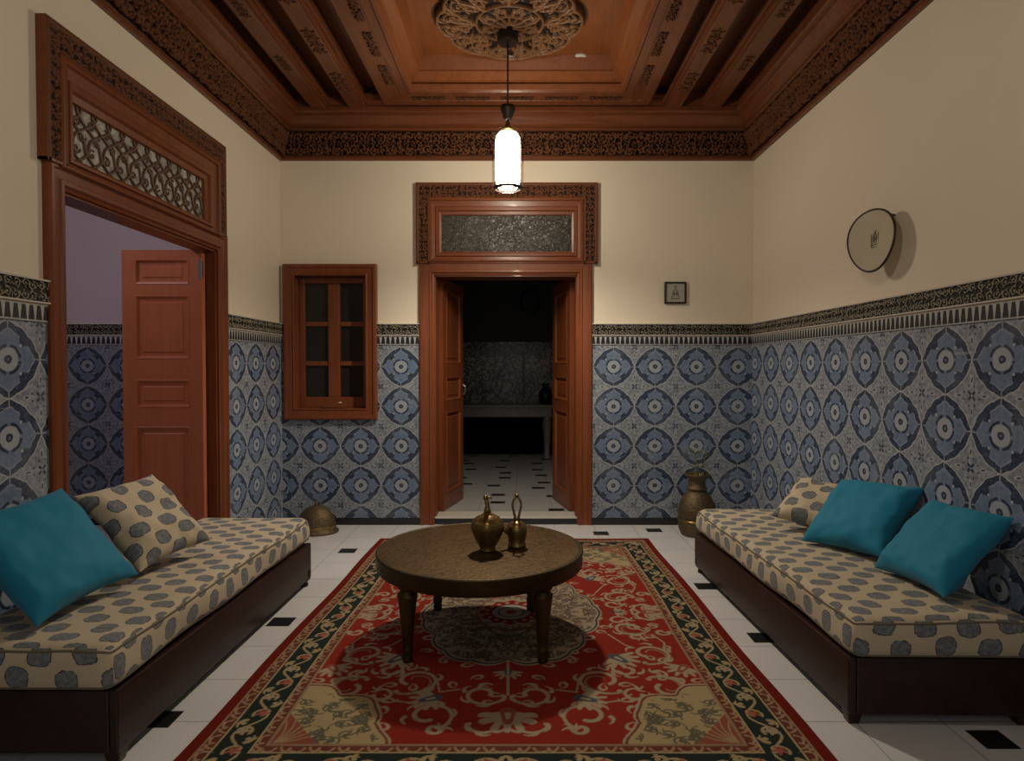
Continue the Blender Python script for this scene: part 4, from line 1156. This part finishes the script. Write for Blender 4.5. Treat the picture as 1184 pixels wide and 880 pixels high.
# ============================================================ FLOOR PIECES
# bell-shaped brass cover by the left wall
bc = empty('brass_dome', (-1.70, 5.30, 0), label='dented brass dome lying like a helmet on the floor below the window', cat='dome cover')
fobj('shell', lathe(NB(), [(.168, .0), (.180, .006), (.178, .016), (.156, .034), (.156, .07), (.148, .11), (.128, .155), (.100, .188), (.062, .212), (.030, .222), (.014, .225)], 40, sy=.85), M['bronze'], bc, smooth=True)
fobj('band', lathe(NB(), [(.152, .036), (.158, .042), (.156, .062), (.151, .066)], 40, cap=False, sy=.85), M['brass'], bc, smooth=True)
fobj('knob', lathe(NB(), [(.014, .222), (.018, .228), (.010, .238), (.013, .246), (.004, .258)], 16), M['bronze'], bc, smooth=True)
urn = empty('bronze_urn', (1.42, 5.22, 0), label='big chased bronze urn on the floor behind the right banquette', cat='urn')
fobj('body', lathe(NB(), [(.120, 0), (.128, .008), (.146, .05), (.150, .11), (.140, .125), (.146, .132), (.152, .18), (.146, .235), (.120, .300), (.088, .345), (.070, .365)], 40), M['bronze'], urn, smooth=True)
fobj('neck', lathe(NB(), [(.070, .360), (.080, .372), (.082, .384), (.070, .392), (.066, .430), (.070, .462), (.100, .486), (.104, .496), (.098, .500), (.080, .486), (.058, .450), (.05, .40)], 36, cap=False), M['bronze'], urn, smooth=True)
fobj('belt', lathe(NB(), [(.146, .112), (.156, .118), (.156, .130), (.148, .136)], 40, cap=False), M['brass'], urn, smooth=True)
pl = empty('dried_stem', (1.43, 5.22, .40), label='sprig of dull green leaves sticking up out of the bronze urn', cat='plant')
R2 = random.Random(12)
bs = NB(); bl = NB()
for k in range(3):
    a = k * 1.6; tip = Vector((.06 * math.cos(a) + .02, .06 * math.sin(a), .30 + .05 * R2.random()))
    pts = [(0, 0, 0), (tip.x * .4, tip.y * .4, .15), tuple(tip)]
    tube(bs, pts, [.005, .004, .002], 6)
    for m in range(5):
        t = .45 + .11 * m; p = Vector((tip.x * t, tip.y * t, tip.z * t)); d = Vector((R2.uniform(-1, 1), R2.uniform(-1, 1), R2.uniform(.1, .9))).normalized()
        s_ = d.orthogonal().normalized() * .014; q = [p, p + d * .028 + s_ * .7, p + d * .06, p + d * .028 - s_ * .7]
        nn = d.cross(s_).normalized() * .0012
        vs = [bl.verts.new(v + nn) for v in q] + [bl.verts.new(v - nn) for v in q]
        bl.faces.new(vs[:4]); bl.faces.new(vs[4:][::-1])
        for i in range(4): bl.faces.new((vs[i], vs[(i + 1) % 4], vs[4 + (i + 1) % 4], vs[4 + i]))
fobj('stem', bs, M['dried'], pl, smooth=True); fobj('leaves', bl, M['dried'], pl, kind='stuff')

# ============================================================ ON THE WALLS
# round plate on a bracket, standing off the right wall with its near edge turned back
dr = empty('wall_plate', (1.872, 3.468, 2.040), label='round cream plate with a thin dark rim standing off the right wall', cat='plate')
tilt = math.radians(15)
ax_u = Vector((-math.sin(tilt), math.cos(tilt), 0)); ax_v = Vector((0, 0, 1)); ax_n = Vector((-math.cos(tilt), -math.sin(tilt), 0))
N_ = 72
def disc_at(r, a, e): return ax_u * (r * math.cos(a)) + ax_v * (r * 1.03 * math.sin(a)) + ax_n * (e + .012 * math.sin(a * 2 + .6) * (r / .16) ** 2)
def disc(prof):
    bm = NB(); rings = [[bm.verts.new(disc_at(r, 2 * PI * i / N_, e)) for i in range(N_)] for r, e in prof]
    for a, b in zip(rings, rings[1:]):
        for i in range(N_): bm.faces.new((a[i], a[(i + 1) % N_], b[(i + 1) % N_], b[i]))
    return bm, rings
bm, rg = disc([(.003, -.006), (.12, -.006), (.156, .0), (.158, .004), (.150, .004), (.115, .0), (.003, .0)])
bm.faces.new(rg[0]); bm.faces.new(rg[-1]); fobj('dish', bm, M['skin'], dr, smooth=True)
bm, rg = disc([(.156, -.006), (.163, -.004), (.165, .003), (.162, .008), (.156, .007)])
for i in range(N_): bm.faces.new((rg[-1][i], rg[-1][(i + 1) % N_], rg[0][(i + 1) % N_], rg[0][i]))
fobj('rim', bm, M['darkmetal'], dr, smooth=True)
def strokes(T_, lines, r):
    b = NB()
    for ln in lines: tube(b, [T_(x, y) for x, y in ln], r, 5)
    return b
motif = [[(-.028, .04), (-.030, -.045)], [(.028, .045), (.030, -.045)], [(-.030, -.045), (-.02, -.052), (0, -.045), (.02, -.052), (.030, -.045)], [(-.018, -.04), (-.016, .02), (0, .05), (.014, .02), (.016, -.04)], [(-.01, .03), (.008, .01), (-.008, -.01), (.01, -.03)], [(0, .05), (.012, .062)], [(-.028, -.03), (-.012, -.036), (.0, -.028), (.014, -.036), (.028, -.03)], [(-.010, .0), (.0, .02), (.010, .0), (0, -.02), (-.010, 0)]]
fobj('painted_motif', strokes(lambda x, y: -ax_u * (x * .8 + .022) + ax_v * y * .8 + ax_n * .001, motif, .0020), M['ink'], dr)
b = tube(NB(), [Vector((.112, -.02, .13)), Vector((.08, -.015, .14)), Vector((.04, -.01, .12)), Vector((.020, .0, .02))], .006, 8)
fobj('bracket', b, M['darkmetal'], dr)
# small picture on the back wall
pc = empty('small_picture', ((780 - 604) / 134, YB - .012, CAM_H + (425 - 339) / 134), label='small square framed picture of a lantern on the back wall right of the doorway', cat='picture')
bm = NB(); hs = .093
sweep_frame(bm, [(0, -.012), (0, .012), (.004, .015), (.012, .015), (.015, .008), (.015, .004)], -hs, hs, -hs, hs, lambda u, v, e: (u, -e, v))
fobj('frame', bm, M['darkmetal'], pc)
fobj('picture_card', box(NB(), -hs + .014, hs - .014, -.005, .005, -hs + .014, hs - .014), M['card'], pc)
lan = [[(-.03, -.03), (-.035, -.05), (.035, -.05), (.03, -.03)], [(-.025, -.03), (-.02, .01), (0, .035), (.02, .01), (.025, -.03)], [(0, .035), (0, .055)], [(-.012, .055), (.012, .055)], [(-.012, -.03), (-.008, .01)], [(.012, -.03), (.008, .01)], [(-.025, -.01), (.025, -.01)]]
fobj('lantern_drawing', strokes(lambda x, y: (x, -.006, y), lan, .003), M['ink'], pc)
# window ledge pieces
tr = empty('wooden_tray', (-1.62, YB - .0005, 1.012), label='small wooden tray standing on the window ledge', cat='tray')
bm = NB(); box(bm, -.095, .095, -.035, .035, .001, .012); box(bm, -.095, .095, -.035, -.027, .012, .045); box(bm, -.095, .095, .027, .035, .012, .045); box(bm, -.095, -.087, -.027, .027, .012, .045); box(bm, .087, .095, -.027, .027, .012, .045)
fobj('tray_box', bm, M['door_x'], tr, bevel=.002)
for i, (dx, sz, lab) in enumerate(((.045, .020, 'larger pale shell lying in the wooden tray, right of the smaller one'), (-.005, .013, 'smaller pale shell lying in the middle of the wooden tray'))):
    b = NB(); bmesh.ops.create_icosphere(b, subdivisions=3, radius=sz)
    for v in b.verts: v.co.z *= .8; v.co += v.co.normalized() * .18 * sz * math.sin(math.atan2(v.co.y, v.co.x) * 7)
    bmesh.ops.rotate(b, verts=b.verts, matrix=Matrix.Rotation(.6, 3, 'X'))
    zmin = min(v.co.z for v in b.verts)
    o = fobj('shell', b, M['shell'], None, smooth=True, label=lab, cat='shell', group='shells in the window tray'); o.location = (-1.62 + dx, YB - .0005, 1.025 - zmin)
# pale broken cap on the ceiling panel
b = NB(); lathe(b, [(.050, -.001), (.048, .008), (.030, .014), (.012, .012)], 20, sy=.6)
for v in b.verts: v.co.z = -v.co.z; v.co.x *= 1 + .15 * math.sin(v.co.y * 90)
o = fobj('junction_cap', b, M['shell'], None, label='small pale junction cap on the ceiling panel right of the carved medallion', cat='ceiling cap'); o.location = (.44, 4.90, ZP - .0015)

# ============================================================ BACK ROOM
bn = empty('marble_bench', (-.35, 9.25, .067), label='long grey marble-topped console in the dark room beyond the doorway', cat='console')
fobj('slab', box(NB(), -1.50, .80, -.26, .26, .725, .775), M['marble'], bn, bevel=.01)
fobj('apron', box(NB(), -1.46, .76, -.235, .22, .60, .725), M['marble'], bn)
for x in (-1.38, .70):
    for y in (-.16, .16):
        fobj('leg', lathe(NB(), [(.04, 0), (.05, .02), (.035, .06), (.05, .35), (.065, .50), (.055, .56), (.07, .60)], 16, (x, y, 0)), M['marble'], bn, smooth=True)
b = NB()
tube(b, [(.13 * math.cos(a), 0, .17 * math.sin(a)) for a in np.linspace(0, 2 * PI, 33)], .018, 8)
ov_ = empty('oval_frame', (.12, 9.585, 2.33), label='dark oval frame on the unlit wall beyond the doorway', cat='frame')
fobj('moulding', b, M['black'], ov_, smooth=True)
fobj('mirror_plate', lathe(NB(), [(.115, -.004), (.115, .004)], 32, sy=1.3), M['backwall'], ov_).rotation_euler = (PI / 2, 0, 0)
b = NB(); lathe(b, [(.07, 0), (.085, .02), (.10, .10), (.09, .18), (.045, .23), (.04, .27), (.06, .29)], 24)
o = fobj('dark_vase', b, M['black'], None, smooth=True, label='dark vase at the right end of the console beyond the doorway', cat='vase'); o.location = (.33, 9.2, .843)
